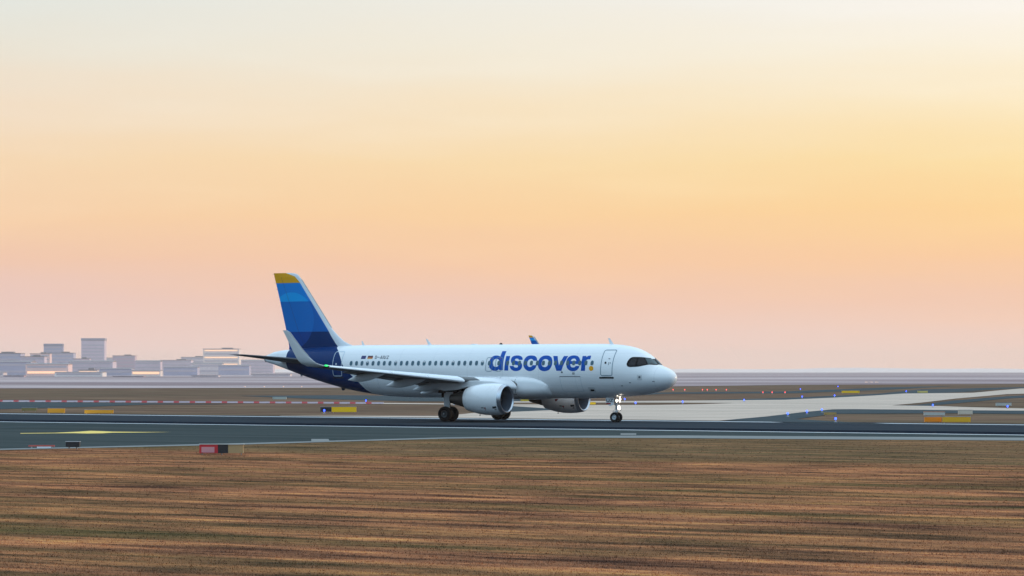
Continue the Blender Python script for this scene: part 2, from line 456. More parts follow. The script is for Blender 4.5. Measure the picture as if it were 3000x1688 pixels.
for s0, za, zb in ((12.55, 1.9, 3.5), (13.95, 2.9, 3.5)):
    pts = [(XO - s0 - .05 * math.sin(k), -fair_y(s0, z) - .004, z) for k, z in enumerate(np.linspace(za, zb, 12))]
    for i in range(11):
        a, b = pts[i], pts[i + 1]; mb.add([a, (a[0] - .035, a[1], a[2]), (b[0] - .035, b[1], b[2]), b], [(0, 1, 2, 3)])
zt = 2.05
mb.add([(XO - 12.6, -fair_y(12.6, zt) - .004, zt), (XO - 14.6, -fair_y(14.6, zt) - .004, zt), (XO - 14.6, -fair_y(14.6, zt + .03) - .004, zt + .03), (XO - 12.6, -fair_y(12.6, zt + .03) - .004, zt + .03)], [(0, 1, 2, 3)])
o = mb.build('panel_gap', M_line, fair, smooth=False)

# ------------------------------------------------------------------ lettering
OA, OB, SC = (1420, 1015), (1580, 1015), 170 / 2576
def G(org, *rs): return S(runs(*rs), org, SC)
letters = []
letters.append(('letter_d', G(OA, [(790,212),(968,212)], [(968,212),(900,380),(850,560),(815,800),(800,1055)], [(800,1055),(640,1055)], [(640,1055),(632,1005)],
   [(632,1005),(560,1065),(450,1085),(330,1060),(240,985),(195,870),(195,740),(240,590),(330,470),(440,415),(550,405),(640,425),(695,455)], [(695,455),(735,340),(790,212)]),
   [S(loop([(370,750),(385,660),(430,590),(510,555),(590,570),(645,630),(655,690),(645,790),(600,870),(540,905),(470,905),(400,870)]), OA, SC)]))
letters.append(('letter_i', G(OA, [(960,428),(1138,428)], [(1138,428),(1085,640),(1055,850),(1045,1075)], [(1045,1075),(870,1075)], [(870,1075),(885,850),(915,640),(960,428)]), []))
letters.append(('letter_s', G(OA, [(1685,600),(1515,600)], [(1515,600),(1490,560),(1430,545),(1370,560),(1345,600),(1370,635),(1450,655),(1590,700),(1650,780),(1662,860),(1640,960),(1560,1050),(1430,1095),(1290,1085),(1180,1020),(1125,940),(1110,868)],
   [(1110,868),(1280,868)], [(1280,868),(1310,920),(1380,942),(1450,930),(1482,880),(1450,835),(1360,820),(1230,780),(1175,700),(1165,610),(1190,520),(1270,440),(1400,405),(1530,408),(1630,450),(1680,520),(1685,600)]), []))
letters.append(('letter_c', G(OA, [(2335,640),(2160,640)], [(2160,640),(2135,590),(2080,560),(2010,570),(1935,630),(1895,720),(1895,820),(1930,890),(2000,915),(2080,890),(2130,835)],
   [(2130,835),(2305,835)], [(2305,835),(2260,950),(2160,1050),(2010,1100),(1880,1070),(1775,980),(1720,860),(1720,740),(1755,600),(1840,480),(1960,415),(2100,405),(2230,430),(2310,510),(2335,640)]), []))
letters.append(('letter_o', S(loop([(340,405),(460,430),(550,510),(580,640),(560,820),(500,960),(400,1060),(250,1103),(100,1080),(0,1010),(-58,880),(-60,740),(-10,580),(90,470),(210,415)]), OB, SC),
   [S(loop([(290,562),(370,590),(410,660),(405,740),(370,840),(310,905),(230,920),(150,890),(105,820),(105,730),(150,630),(210,580)]), OB, SC)]))
letters.append(('letter_v', G(OB, [(620,428),(815,428)], [(815,428),(835,640),(875,850)], [(875,850),(960,660),(1095,428)], [(1095,428),(1285,428)], [(1285,428),(1150,670),(1050,880),(985,1085)], [(985,1085),(760,1085)], [(760,1085),(690,870),(650,650),(620,428)]), []))
letters.append(('letter_e', G(OB, [(1785,870),(1740,980),(1640,1070),(1500,1103),(1360,1075),(1250,990),(1200,860),(1190,740),(1220,600),(1310,475),(1430,415),(1580,403),(1710,440),(1790,530),(1812,640),(1800,785)],
   [(1800,785),(1380,785)], [(1380,785),(1385,860),(1430,920),(1500,935),(1580,915),(1620,868)], [(1620,868),(1785,870)]), [S([(1395,652),(1430,590),(1480,550),(1560,540),(1620,570),(1645,652)], OB, SC)]))
letters.append(('letter_r', G(OB, [(1925,428),(2100,428)], [(2100,428),(2080,490)], [(2080,490),(2150,435),(2220,412),(2305,415)], [(2305,415),(2265,575)], [(2265,575),(2150,580),(2080,630),(2045,750),(2030,1085)], [(2030,1085),(1845,1085)], [(1845,1085),(1860,850),(1885,640),(1925,428)]), []))
title = None
for nm, o, h in letters:
    ob = decal(nm, M_logo, [o], .006, fus, {0: h}, label='blue italic %s of the big lettering on the fuselage' % nm.replace('_', ' '))
el = [(2302 + 100 * math.cos(a), 980 + 112 * math.sin(a)) for a in np.linspace(0, 2 * math.pi, 29)[:-1]]
decal('lettering_dot', M_dot, [S(el, OB, SC)], .006, fus, label='amber full stop after the blue lettering')
# registration and flags
OC, S3 = (1040, 1030), 120 / 2576
def stroke(pts, w):
    P = [Vector(p) for p in pts]; Lf, Rt = [], []
    for i, p in enumerate(P):
        d1 = (p - P[i - 1]).normalized() if i else (P[1] - p).normalized()
        d2 = (P[i + 1] - p).normalized() if i < len(P) - 1 else d1
        d = (d1 + d2); d = d.normalized() if d.length > .3 else d1
        n = Vector((-d.y, d.x)); k = w / 2 / max(.5, n.dot(Vector((-d1.y, d1.x))))
        Lf.append(tuple(p + n * k)); Rt.append(tuple(p - n * k))
    return Lf + Rt[::-1]
glyphs = [('D', [[(1258,452),(1302,280),(1356,280),(1386,322),(1368,400),(1318,450),(1240,452)]]), ('dash', [[(1420,362),(1550,362)]]),
          ('A', [[(1575,465),(1694,262),(1690,465)], [(1622,405),(1684,405)]]), ('I', [[(1744,465),(1802,262)]]),
          ('U', [[(1874,262),(1830,390),(1838,446),(1880,452),(1922,400),(1966,262)]]), ('Z', [[(2020,280),(2130,280),(1990,452),(2100,452)]])]
outl = [S(stroke(p, 34), OC, S3) for _, gs in glyphs for p in gs]
mb = MB()
for i, o in enumerate(outl): patch(mb, o, [], .005 + .0015 * (i % 3), .2)
mb.build('registration_lettering', M_ink, fus, smooth=False)
decal('european_flag', M_fblue, [S([(440,268),(725,268),(655,470),(365,470)], OC, S3)], .005, fus)
def para(k0, k1):
    f = lambda k: ((830 - 65 * k, 268 + 202 * k), (1150 - 55 * k, 268 + 202 * k))
    a, b = f(k0); c, d = f(k1); return [a, b, d, c]
fl = decal('german_flag', M_fblk, [S(para(0, .34), OC, S3)], .005, fus)
decal('red_stripe', M_fred, [S(para(.34, .67), OC, S3)], .005, fl)
decal('gold_stripe', M_fgold, [S(para(.67, 1), OC, S3)], .005, fl)

# cabin windows
ws = [27.92 - .5313 * k for k in range(24)] + [15.08, 14.23] + [13.45 - .527 * k for k in range(15)]
for i, s in enumerate(ws):
    z = 4.435
    fr = decal('window', M_wframe if i < 24 or i == 40 else M_seam, [rrect(s - .15, s + .15, z - .20, z + .20, .14) if i < 24 else rrect(s - .132, s + .132, z - .182, z + .182, .125)], .009, fus, step=.3)
    decal('pane', M_cabin, [rrect(s - .125, s + .125, z - .175, z + .175, .12)], .014, fr, step=.3)
    if (i * 7) % 5 == 1 and i < 24:
        mbb = MB(); patch(mbb, rrect(s - .10, s + .10, z + .06, z + .15, .05), [], .017, .3); mbb.build('window_shade', M_grey, fr, smooth=False)

def ring_decal(name, m, s0, s1, z0, z1, r, w, off, parent, label=None):
    o = rrect(s0, s1, z0, z1, r); i = rrect(s0 + w, s1 - w, z0 + w, z1 - w, max(.03, r - w))
    return decal(name, m, [o], off, parent, {0: [i]}, step=.1, label=label)
def plate(name, m, s0, s1, z0, z1, r, off, parent): return decal(name, m, [rrect(s0, s1, z0, z1, r)], off, parent, step=.15)
# doors
d1 = ring_decal('passenger_door', M_seam, 4.33, 5.33, 3.47, 5.42, .14, .05, .010, fus, 'forward passenger door outline behind the cockpit')
plate('door_window', M_glass, 4.86, 5.03, 4.36, 4.53, .08, .012, d1)
plate('handle', M_line, 4.62, 4.77, 4.72, 4.77, .02, .012, d1)
plate('placard', M_seam, 4.50, 4.60, 4.40, 4.46, .02, .012, d1)
plate('placard', M_line, 4.66, 4.70, 4.28, 4.50, .015, .012, d1)
plate('scuff_plate', M_scuff, 4.22, 5.45, 3.27, 3.40, .05, .012, d1)
d2 = ring_decal('passenger_door', M_seamw, 28.85, 29.80, 3.42, 5.38, .14, .05, .010, fus, 'rear passenger door outline at the edge of the blue tail')
plate('door_window', M_wframe, 29.35, 29.50, 4.30, 4.46, .07, .012, d2)
plate('scuff_plate', M_scuff, 28.75, 29.9, 3.26, 3.36, .05, .012, d2)
for sc_, lb in ((15.08, 'rear of the two overwing exits'), (14.23, 'front of the two overwing exits')):
    e = ring_decal('emergency_exit', M_wframe if False else M_seam, sc_ - .30, sc_ + .30, 3.80, 4.88, .16, .035, .016, fus, lb)
    plate('placard', M_red, sc_ - .10, sc_ - .02, 4.73, 4.79, .015, .012, e)
    plate('placard', M_line, sc_ - .04, sc_ + .05, 4.10, 4.14, .012, .012, e)
# cargo door and small panels
cd = ring_decal('cargo_door', M_wframe, 7.05, 8.85, 2.30, 3.44, .05, .025, .005, fus)
plate('hinge', M_line, 7.05, 8.85, 3.40, 3.45, .02, .012, cd)
ring_decal('cargo_door', M_wframe, 25.4, 26.9, 2.5, 3.3, .05, .02, .005, fus)
pt = decal('static_port', M_grey, [rrect(2.02, 2.40, 3.16, 3.56, .07)], .006, fus, step=.1)
plate('sensor', M_line, 2.13, 2.28, 3.30, 3.46, .02, .010, pt)
oo = decal('outflow_valve', M_grey, [rrect(6.05, 6.62, 2.25, 2.62, .06)], .006, fus, step=.1)
plate('opening', M_black, 6.15, 6.48, 2.33, 2.47, .06, .010, oo)
for s_, z_ in ((1.15, 3.05), (2.9, 2.95), (3.6, 2.72)): plate('probe', M_line, s_, s_ + .16, z_, z_ + .05, .02, .02, fus)
plate('vent', M_line, 8.55, 8.70, 3.68, 3.80, .05, .014, fus); plate('vent', M_midgrey, 7.52, 7.75, 3.56, 3.74, .08, .010, fus)

# cockpit glazing
OD, SD = (1830, 1030), 160 / 2318
mk = runs([(1300,575),(1100,562),(1000,562),(800,600),(600,640),(400,655),(180,655),(100,600),(85,530),(120,430),(200,320),(290,255),(400,235),(700,240),(950,265),(1130,280)])
mk = S(mk, OD, SD); s_top, s_bot = 1.83, 1.40
mk = mk + [(s_top + .05, 1.35), (s_top, math.pi / 2), (s_bot, math.pi / 2), (s_bot + .01, 1.3)]
msk = decal('cockpit_surround', M_mask, [mk], .008, fus, step=.06, mirror=True)
for nm, P, mm in (('side_window', [(200,600),(430,600),(470,500),(500,300),(330,290),(225,400)], M_glass), ('side_window', [(530,585),(690,572),(930,545),(820,300),(590,290)], M_glass)):
    for sd_ in (False, 'port'): decal(nm, mm, [S(P, OD, SD)], .013, msk, step=.06, mirror=sd_)
q = S([(1000,545),(1330,560),(1120,305),(870,292)], OD, SD)
q = [q[0], q[1], (s_bot + .08, 1.45), (s_top - .08, 1.45), q[2], q[3]]
decal('windshield', M_wshield, [q], .013, msk, step=.06, mirror=True)

# antennas
def blade(name, s, z, h, c, m, sweep=.5, down=False, y=0.0, parent=fus):
    mb = MB(); sg = -1 if down else 1; rings = []
    for k in range(5):
        t = k / 4; cc = c * (1 - .6 * t); xx = XO - s - sweep * h * t; th = .03 * (1 - .5 * t)
        rings.append([(xx + cc / 2, y, z + sg * h * t), (xx, y + th, z + sg * h * t), (xx - cc / 2, y, z + sg * h * t), (xx, y - th, z + sg * h * t)])
    mb.loft(rings); return mb.build(name, m, parent)
blade('antenna', 5.45, 5.85, .45, .34, M_white, .55); blade('antenna', 21.7, 5.86, .48, .34, M_white, .7); blade('antenna', 28.0, 5.86, .36, .26, M_white, .4)
mb = MB(); mb.lathe([(0, .14), (.05, .12), (.11, .06), (.13, .001)], (XO - 15.2, 0, 5.87), 'z', 16); mb.build('beacon', M_black, fus)
mb = MB(); mb.lathe([(-.04, .3), (.06, .26), (.075, .15), (.08, .001)], (XO - 17.6, 0, 5.85), 'z', 24); mb.build('antenna_dome', M_white, fus)
blade('drain_mast', 29.9, 2.50, .22, .5, M_ink, .3, True); blade('drain_mast', 34.0, 3.55, .16, .3, M_grey, .3, True)
blade('drain_mast', 19.6, 1.80, .46, .32, M_red, .35, True); blade('drain_mast', 10.25, 1.72, .18, .32, M_red, .4, True); blade('drain_mast', 5.4, 1.84, .12, .2, M_grey, .3, True)

# ------------------------------------------------------------------ fin
def fin_secs():
    # (z, leading station, trailing station)
    rows = [(5.35, 28.9, 35.3), (5.84, 28.95, 35.25), (5.95, 29.3, 35.28), (6.2, 29.86, 35.33), (6.63, 30.42, 35.43), (7.12, 30.95, 35.55), (8.2, 31.76, 35.83),
            (9.38, 32.65, 36.14), (10.4, 33.42, 36.42), (10.93, 33.82, 36.57), (11.3, 34.10, 36.68), (11.5, 34.28, 36.73), (11.62, 34.45, 36.76), (11.70, 34.72, 36.79), (11.735, 35.2, 36.81)]
    return rows
def foil(u, t): return 5 * t * (.2969 * math.sqrt(u) - .126 * u - .3516 * u * u + .2843 * u ** 3 - .1036 * u ** 4)
US = [0, .004, .015, .035, .07, .12, .2, .3, .42, .55, .68, .8, .9, 1.0]
rings = []
for z, a, b in fin_secs():
    c = b - a; t = .10 if z > 6.5 else .10 * min(1, .55 + .3 * (z - 5.3)); cc = min(c, 5.2)
    th = lambda u: foil(u, 1) * t * cc / c
    if z > 11.55: t *= .75
    up = [(XO - (a + c * u), th(u) * c, z) for u in US]; lo = [(XO - (a + c * u), -th(u) * c, z) for u in US[1:-1]][::-1]
    rings.append(up + lo)
mb = MB(); mb.loft(rings); fin = mb.build('vertical_fin', M_fin, plane, angle=50)
# rudder hinge seam and leading-edge strip, both sides
mb = MB()
def fin_at(z):
    rows = fin_secs(); zs = [r[0] for r in rows]
    return float(np.interp(z, zs, [r[1] for r in rows])), float(np.interp(z, zs, [r[2] for r in rows]))
mb = MB()
for i, z0 in enumerate(np.linspace(7.3, 11.2, 14)[:-1]):
    z1 = z0 + 3.9 / 13; pts = []
    for z in (z0, z1):
        a, b = fin_at(z); pts.append([(XO - a + .015, y, z + .012) for y in (-.05, .05)] + [(XO - a + .0, y, z + .012) for y in (.05, -.05)])
    mb.loft(pts, caps=False)
mb.build('leading_edge_strip', M_midgrey, fin, smooth=False)
mb = MB()
for sg in (-1, 1):
    for i, z0 in enumerate(np.linspace(5.9, 11.4, 12)[:-1]):
        z1 = z0 + .5; P = []
        for z in (z0, z1):
            a, b = fin_at(z); c = b - a; u = .72; t = foil(u, 1) * .10 * min(c, 5.2) + .004
            P += [(XO - (a + c * u), sg * t, z), (XO - (a + c * u) - .02, sg * t, z)]
        mb.add(P, [(0, 1, 3, 2)])
mb.build('rudder_seam', M_ink, fin, smooth=False)
for z in (11.65, 10.95, 10.4, 6.9):
    a, b = fin_at(z); mb = MB(); mb.tube([(XO - b + .05, 0, z), (XO - b - .16, 0, z + .01)], [.012, .006], 6); mb.build('static_wick', M_scuff, fin)

# ------------------------------------------------------------------ lifting surfaces
def section(sLE, c, z, y, u0=0.0, u1=1.0, t=.12, tw=0.0, cant=0.0, side=-1, cam=.015, ds=0, dz=0, rot=0, piv=0.75, scale=1.0):
    us = [u0 + (u1 - u0) * u for u in US]; up = []; lo = []
    ring = []
    def P(u, v):
        X, V = u * c, v * c
        X0, V0 = piv * c, 0
        X, V = (X - X0) * scale, (V - V0) * scale
        cr, sr = math.cos(rot), math.sin(rot)
        X, V = X * cr + V * sr, -X * sr + V * cr
        X += X0 + ds; V += V0 + dz
        V -= X * math.sin(tw)
        return (XO - (sLE + X), side * (y - V * math.sin(cant)), z + V * math.cos(cant))
    f = lambda u: foil(u, 1) * t
    cb = lambda u: cam * 4 * u * (1 - u)
    for u in us: up.append(P(u, cb(u) + f(u)))
    for u in us[::-1]:
        if u == 0 or (u == 1.0): continue
        lo.append(P(u, cb(u) - f(u)))
    return up + lo
yLE = lambda y: 12.35 + .54 * (y - 2.1)
def yTE(y): return 18.95 if y < 6.4 else 18.95 + (y - 6.4) * .267
zW = lambda y: 2.72 + .1 * (y - 1.6)
tW = lambda y: float(np.interp(y, [1.6, 6.4, 17], [.145, .115, .105]))
tw = R(1.5)
def wing(side):
    nm = 'near' if side < 0 else 'far'
    mb = MB(); ys = [1.2, 2.1, 3.5, 5, 6.4, 8, 10, 12, 14, 15.5, 16.5]
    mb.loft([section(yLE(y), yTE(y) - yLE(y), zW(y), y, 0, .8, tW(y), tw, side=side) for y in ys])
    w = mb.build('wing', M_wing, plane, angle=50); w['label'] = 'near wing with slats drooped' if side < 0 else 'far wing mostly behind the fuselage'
    # ailerons and flaps
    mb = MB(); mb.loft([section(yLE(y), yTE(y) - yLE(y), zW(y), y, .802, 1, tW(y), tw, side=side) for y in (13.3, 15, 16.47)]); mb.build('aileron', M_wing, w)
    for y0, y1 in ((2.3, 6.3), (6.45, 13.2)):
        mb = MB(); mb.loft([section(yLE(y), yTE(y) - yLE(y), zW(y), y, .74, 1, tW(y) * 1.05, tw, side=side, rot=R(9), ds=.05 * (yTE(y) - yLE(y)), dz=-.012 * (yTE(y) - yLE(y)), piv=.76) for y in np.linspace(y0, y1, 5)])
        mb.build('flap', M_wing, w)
    # slats
    for y0, y1 in ((2.45, 5.05), (6.35, 9.0), (9.03, 11.65), (11.68, 14.3), (14.33, 16.1)):
        mb = MB(); rings = []
        for y in np.linspace(y0, y1, 4):
            c = yTE(y) - yLE(y); t = tW(y); ce = min(c, 4.2) if y > 6 else 3.7
            f = lambda u: foil(u, 1) * t * c / ce
            k = ce
            prof = [(.17, f(.17) + .004), (.12, f(.12) + .006), (.07, f(.07) + .006), (.03, f(.03) + .006), (.01, f(.01) + .004), (-.004, 0), (.005, -f(.005) - .004), (.02, -f(.02) - .006), (.05, -f(.05) - .004), (.06, -f(.04)), (.05, .0), (.08, f(.06) * .6), (.17, f(.17) - .003)]
            ring = []; r = R(9 if y > 6 else 17)
            for u, v in prof:
                X, V = u * k, v * k; X, V = X * math.cos(r) - V * math.sin(r) * -1 * -1, V
                # rotate nose down about the slat's trailing edge
                X0, V0 = .17 * k, f(.17) * k; dx, dv = u * k - X0, v * k - V0
                X = X0 + dx * math.cos(r) - dv * math.sin(r) * -1; V = V0 + dx * math.sin(r) + dv * math.cos(r)
                ring.append((XO - (yLE(y) + X - .035 * k), side * y, zW(y) + V + .004 * k))
            rings.append(ring)
        mb.loft(rings); mb.build('slat', M_white, w, angle=45)
    # sharklet
    tip = [(16.5, 4.21, 0, yLE(16.5), yTE(16.5), .105), (16.72, 4.28, 12, 20.28, 21.75, .10), (16.92, 4.38, 30, 20.45, 21.86, .095), (17.06, 4.58, 55, 20.68, 22.0, .09), (17.13, 4.9, 76, 21.05, 22.2, .085), (17.18, 5.4, 82, 21.56, 22.48, .08), (17.30, 6.4, 83, 22.38, 22.98, .08), (17.33, 6.68, 83, 22.60, 23.13, .075), (17.35, 6.80, 83, 22.80, 23.2, .05)]
    rings = [section(a, b - a, z, y, 0, 1, t, 0, R(cn), side, cam=.0) for y, z, cn, a, b, t in tip]
    rings[0] = section(yLE(16.5), yTE(16.5) - yLE(16.5), zW(16.5), 16.5, 0, 1, tW(16.5), tw, side=side)
    mb = MB(); mb.loft(rings)
    n = len(US)
    sh = mb.build('sharklet', [M_grey, M_shk], w, angle=50)
    for p in sh.data.polygons:
        if p.normal.y * side < -.3 and p.center.z > 4.75 and (XO - p.center.x) > float(np.interp(p.center.z, [4.9, 6.4, 6.8], [21.16, 22.46, 22.86])): p.material_index = 1
    mb = MB()
    for (y, z, cn, a, b, t), (y2, z2, cn2, a2, b2, t2) in zip(tip[4:7], tip[5:8]):
        mb.tube([(XO - a + .01, side * y, z), (XO - a2 + .01, side * y2, z2)], .03, 6)
    mb.build('leading_edge_strip', M_midgrey, w)
    # flap track fairings
    for y, s1, L_, r_, dzz in ((12.0, 21.15, 3.3, .29, -.34), (8.25, 20.3, 3.7, .33, -.40), (5.75, 19.5, 3.4, .35, -.46), (4.4, 19.75, 2.6, .30, -.62)):
        mb = MB(); rings = []
        for k in range(13):
            t = k / 12; rr = r_ * math.sin(math.pi * min(1, t * 1.02 + .02) ** 1.25) ** .62 if 0 < t < 1 else .01
            s_ = s1 - L_ * (1 - t); zz = zW(y) - .10 + (dzz - .12) * t ** .9 - .03
            rings.append([(XO - s_, side * y + rr * .62 * math.cos(a), zz + rr * math.sin(a)) for a in np.linspace(0, 2 * math.pi, 17)[:-1]])
        mb.loft(rings); mb.build('flap_track_fairing', M_grey, w)
    mb = MB(); yy = 16.35
    mb.tube([(XO - yLE(yy) + .02, side * (yy - .16), zW(yy) + .02), (XO - yLE(yy) + .0, side * (yy + .12), zW(yy) + .04)], .06, 10)
    mb.build('position_light', M_nav if side < 0 else mat('red position light', (.9, .1, .1), .3, emit=(1, .05, .05, 1), estr=4), w)
    return w
wN = wing(-1); wF = wing(1)
def stab(side):
    mb = MB()
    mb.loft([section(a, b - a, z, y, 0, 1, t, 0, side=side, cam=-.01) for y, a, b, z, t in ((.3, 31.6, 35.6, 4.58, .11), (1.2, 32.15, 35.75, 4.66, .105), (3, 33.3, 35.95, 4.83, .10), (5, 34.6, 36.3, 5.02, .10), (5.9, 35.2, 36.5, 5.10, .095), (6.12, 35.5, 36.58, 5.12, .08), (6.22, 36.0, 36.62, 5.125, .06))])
    o = mb.build('tailplane', mat('shade-darkened tailplane grey', (0.11, 0.115, 0.125), .5, spec=.2), plane, angle=50)  # dark base colour stands in for the unlit underside
    o['label'] = 'near tailplane seen from below' if side < 0 else 'far tailplane behind the fin'
    return o
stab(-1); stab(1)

# ------------------------------------------------------------------ engines
def engine(side):
    c = (XO - 11.12, side * 5.75, 1.74); X = -1
    mb = MB(); mb.lathe([(.27, 1.115), (.3, 1.12), (.6, 1.165), (1.2, 1.195), (1.8, 1.185), (2.4, 1.11), (2.95, .99), (3.38, .87), (3.40, .85), (3.3, .80), (2.8, .82)], c, 'x', 56, sgn=X)
    e = mb.build('engine', M_white, plane, angle=35); e['label'] = 'near engine with white nacelle' if side < 0 else 'far engine in the shade under the fuselage'
    mb = MB(); mb.lathe([(.27, 1.117), (.16, 1.087), (.08, 1.05), (.03, 1.015), (.0, .975), (.01, .94), (.05, .905), (.10, .885)], c, 'x', 56, sgn=X); mb.build('inlet_lip', M_metal, e)
    mb = MB(); mb.lathe([(.10, .885), (.3, .85), (.6, .84), (1.05, .87)], c, 'x', 56, sgn=X); mb.build('inlet_duct', M_inlet, e)
    mb = MB()
    for k in range(30):
        a = 2 * math.pi * k / 30; P = []
        for r, tws in ((.26, .2), (.55, .55), (.86, .95)):
            for d in (-.5, .5):
                wdt = .07 + .06 * r; da = d * wdt * math.cos(tws) / r * 1.1; dx = d * wdt * math.sin(tws) * 1.6
                P.append((c[0] - .95 - dx, c[1] + r * math.cos(a + da), c[2] + r * math.sin(a + da)))
        mb.add(P, [(0, 1, 3, 2), (2, 3, 5, 4)])
    mb.lathe([(.62, .001), (.66, .07), (.78, .18), (.9, .25), (1.0, .27)], c, 'x', 24, sgn=X)
    mb.lathe([(1.12, .27), (1.12, .87)], c, 'x', 24, sgn=X)
    mb.build('fan', M_fan, e)
    mb = MB(); mb.lathe([(2.8, .82), (2.85, .70), (3.40, .69), (3.8, .61), (4.35, .47), (4.90, .34), (4.92, .31), (4.7, .29)], c, 'x', 48, sgn=X)
    mb.lathe([(4.65, .30), (4.7, .2), (4.98, .11), (5.08, .04), (5.1, .001)], c, 'x', 24, sgn=X); mb.build('exhaust_nozzle', M_darkmetal, e)
    # pylon
    mb = MB(); rings = []
    for s_, zb, zt_, w_ in ((11.75, 2.86, 2.93, .05), (12.4, 2.8, 3.06, .26), (13.6, 2.75, 3.12, .34), (14.6, 2.62, 3.1, .36), (15.5, 2.42, 3.0, .34), (16.6, 2.35, 2.95, .3), (17.6, 2.55, 2.9, .2), (18.2, 2.72, 2.85, .05)):
        x_, y_ = XO - s_, side * 5.75
        rings.append([(x_, y_ - w_ / 2, zb), (x_, y_ + w_ / 2, zb), (x_, y_ + w_ / 2, zt_ - .04), (x_, y_ + w_ * .3, zt_), (x_, y_ - w_ * .3, zt_), (x_, y_ - w_ / 2, zt_ - .04)])
    mb.loft(rings); mb.build('pylon', M_grey, e)
    # strake
    sy = side * (5.75 - .84)
    # markings and access panels on the outer side
    def npatch(nm, m, x0, x1, a0, a1, off=.004):
        mb = MB(); prof = lambda xx: float(np.interp(xx, [.16, .3, .6, 1.2, 1.8, 2.4, 2.95, 3.38], [1.085, 1.12, 1.165, 1.195, 1.185, 1.11, .99, .87])) + off
        P = []; n = 6
        for i in range(n + 1):
            for j in range(n + 1):
                xx = x0 + (x1 - x0) * i / n; a = R(a0 + (a1 - a0) * j / n)
                P.append((c[0] - xx, c[1] - prof(xx) * math.cos(a), c[2] + prof(xx) * math.sin(a)))
        mb.add(P, [(i * (n + 1) + j, i * (n + 1) + j + 1, (i + 1) * (n + 1) + j + 1, (i + 1) * (n + 1) + j) for i in range(n) for j in range(n)])
        mb.build(nm, m, e)
    npatch('vent_panel', M_scuff, .36, .68, -36, -27); npatch('vent_panel', M_scuff, .40, .56, -44, -40)
    npatch('marking', M_line, 1.45, 1.55, -34, -30); npatch('marking', M_line, 1.56, 1.66, -34, -30); npatch('marking', M_red, 1.25, 1.42, -35, -31); npatch('marking', M_red, 1.32, 1.36, -44, -35)
    npatch('panel_gap', M_seam, 1.98, 2.0, -80, 80, .003)
    mb = MB(); mb.tube([(c[0] - 2.3, c[1] - .1, c[2] - 1.15), (c[0] - 2.32, c[1] - .1, c[2] - 1.24)], .04, 8); mb.build('drain_mast', M_scuff, e)
    return e
engine(-1); engine(1)

# ------------------------------------------------------------------ landing gear
def wheel(parent, cx, cy, r, w, out, dark=False):
    mb = MB(); h = w / 2
    mb.lathe([(-h * .72, r * .50), (-h * .95, r * .62), (-h, r * .78), (-h * .86, r * .92), (-h * .5, r * .985), (0, r), (h * .5, r * .985), (h * .86, r * .92), (h, r * .78), (h * .95, r * .62), (h * .72, r * .50)], (cx, cy, r), 'y', 40)
    mb.build('tyre', M_rubber, parent, angle=50)
    mb = MB(); sg = out
    mb.lathe([(-h * .7, r * .5), (-h * .7, .001)], (cx, cy, r), 'y', 32, sgn=sg)
    mb.lathe([(h * .72, r * .51), (h * .80, r * .47), (h * .55, r * .42), (h * .45, r * .25), (h * .75, r * .18), (h * .85, r * .08), (h * .85, .001)], (cx, cy, r), 'y', 32, sgn=sg)
    mb.build('rim', mat('dark wheel rim', (.07, .075, .08), .4, metal=.5) if dark else mat('light wheel rim', (.5, .53, .55), .35, metal=.4), parent)
    mb = MB(); mb.lathe([(h * .85, r * .09), (h * 1.02, r * .07), (h * 1.03, .001)], (cx, cy, r), 'y', 16, sgn=sg); mb.build('hub_cap', M_metal, parent)
def main_gear(side):
    y = side * 3.795; x = XO - 17.56; r = .575
    mb = MB(); mb.tube([(x, y, .5), (x, y, 1.25)], .085, 14); mb.tube([(x, y, 1.15), (x, y, 2.75)], [.14, .15], 14)
    mb.tube([(x, y - .5, r), (x, y + .5, r)], .10, 12)
    mb.tube([(x, y, 1.6), (x, y - side * 1.1, 2.5)], .06, 8); mb.tube([(x - .05, y, .62), (x - .42, y, 1.0), (x - .08, y, 1.38)], .045, 8)
    g = mb.build('main_landing_gear', M_grey, plane); g['label'] = 'near main landing gear' if side < 0 else 'far main landing gear'
    for d in (-.465, .465): wheel(g, x, y + d, r, .42, -1 if d < 0 else 1, dark=True)
    mb = MB(); mb.box((x + .02, y + side * .24, 1.66), (.50, .035, 1.25), 0); mb.box((x + .1, y + side * .26, 1.12), (.34, .03, .3))
    mb.build('leg_door', M_grey, g, smooth=False)
    mb = MB(); mb.box((x - 1.0, y + side * .3, 2.42), (1.1, .035, .50)); mb.build('gear_door', M_grey, g, smooth=False)
    mb = MB(); mb.box((x + .55, y + side * .72, 2.10), (.66, .04, .30)); mb.build('gear_door', M_grey, g, smooth=False)
    mb = MB(); mb.box((x + .75, y - side * .1, 2.40), (2.5, 1.5, .50)); mb.box((x + .05, y - side * .5, 2.0), (1.3, 1.1, .36)); mb.build('wheel_bay_shade', M_black, g, smooth=False)  # black boxes: open bay plus the wing underside's shade, put in as colour
    mb = MB(); mb.lathe([(0, .001), (0, .13), (.05, .13), (.06, .001)], (x + .55, y + side * .68, 2.48), 'y', 20, sgn=side); mb.build('door_roller', M_white, g)
    mb = MB(); mb.tube([(x + .12, y, .75), (x + .2, y + side * .05, 1.2), (x + .12, y, 1.75)], .03, 6); mb.build('hydraulic_hose', M_scuff, g)
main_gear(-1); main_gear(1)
x = XO - 5.07; r = .375
mb = MB(); mb.tube([(x, 0, r), (x + .02, 0, 1.05)], .06, 12); mb.tube([(x + .02, 0, .95), (x + .08, 0, 1.95)], .095, 12)
mb.tube([(x, -.3, r), (x, .3, r)], .06, 10); mb.tube([(x - .04, 0, .75), (x + .05, 0, .78), (x + .45, 0, .98)], [.06, .06, .05], 8)
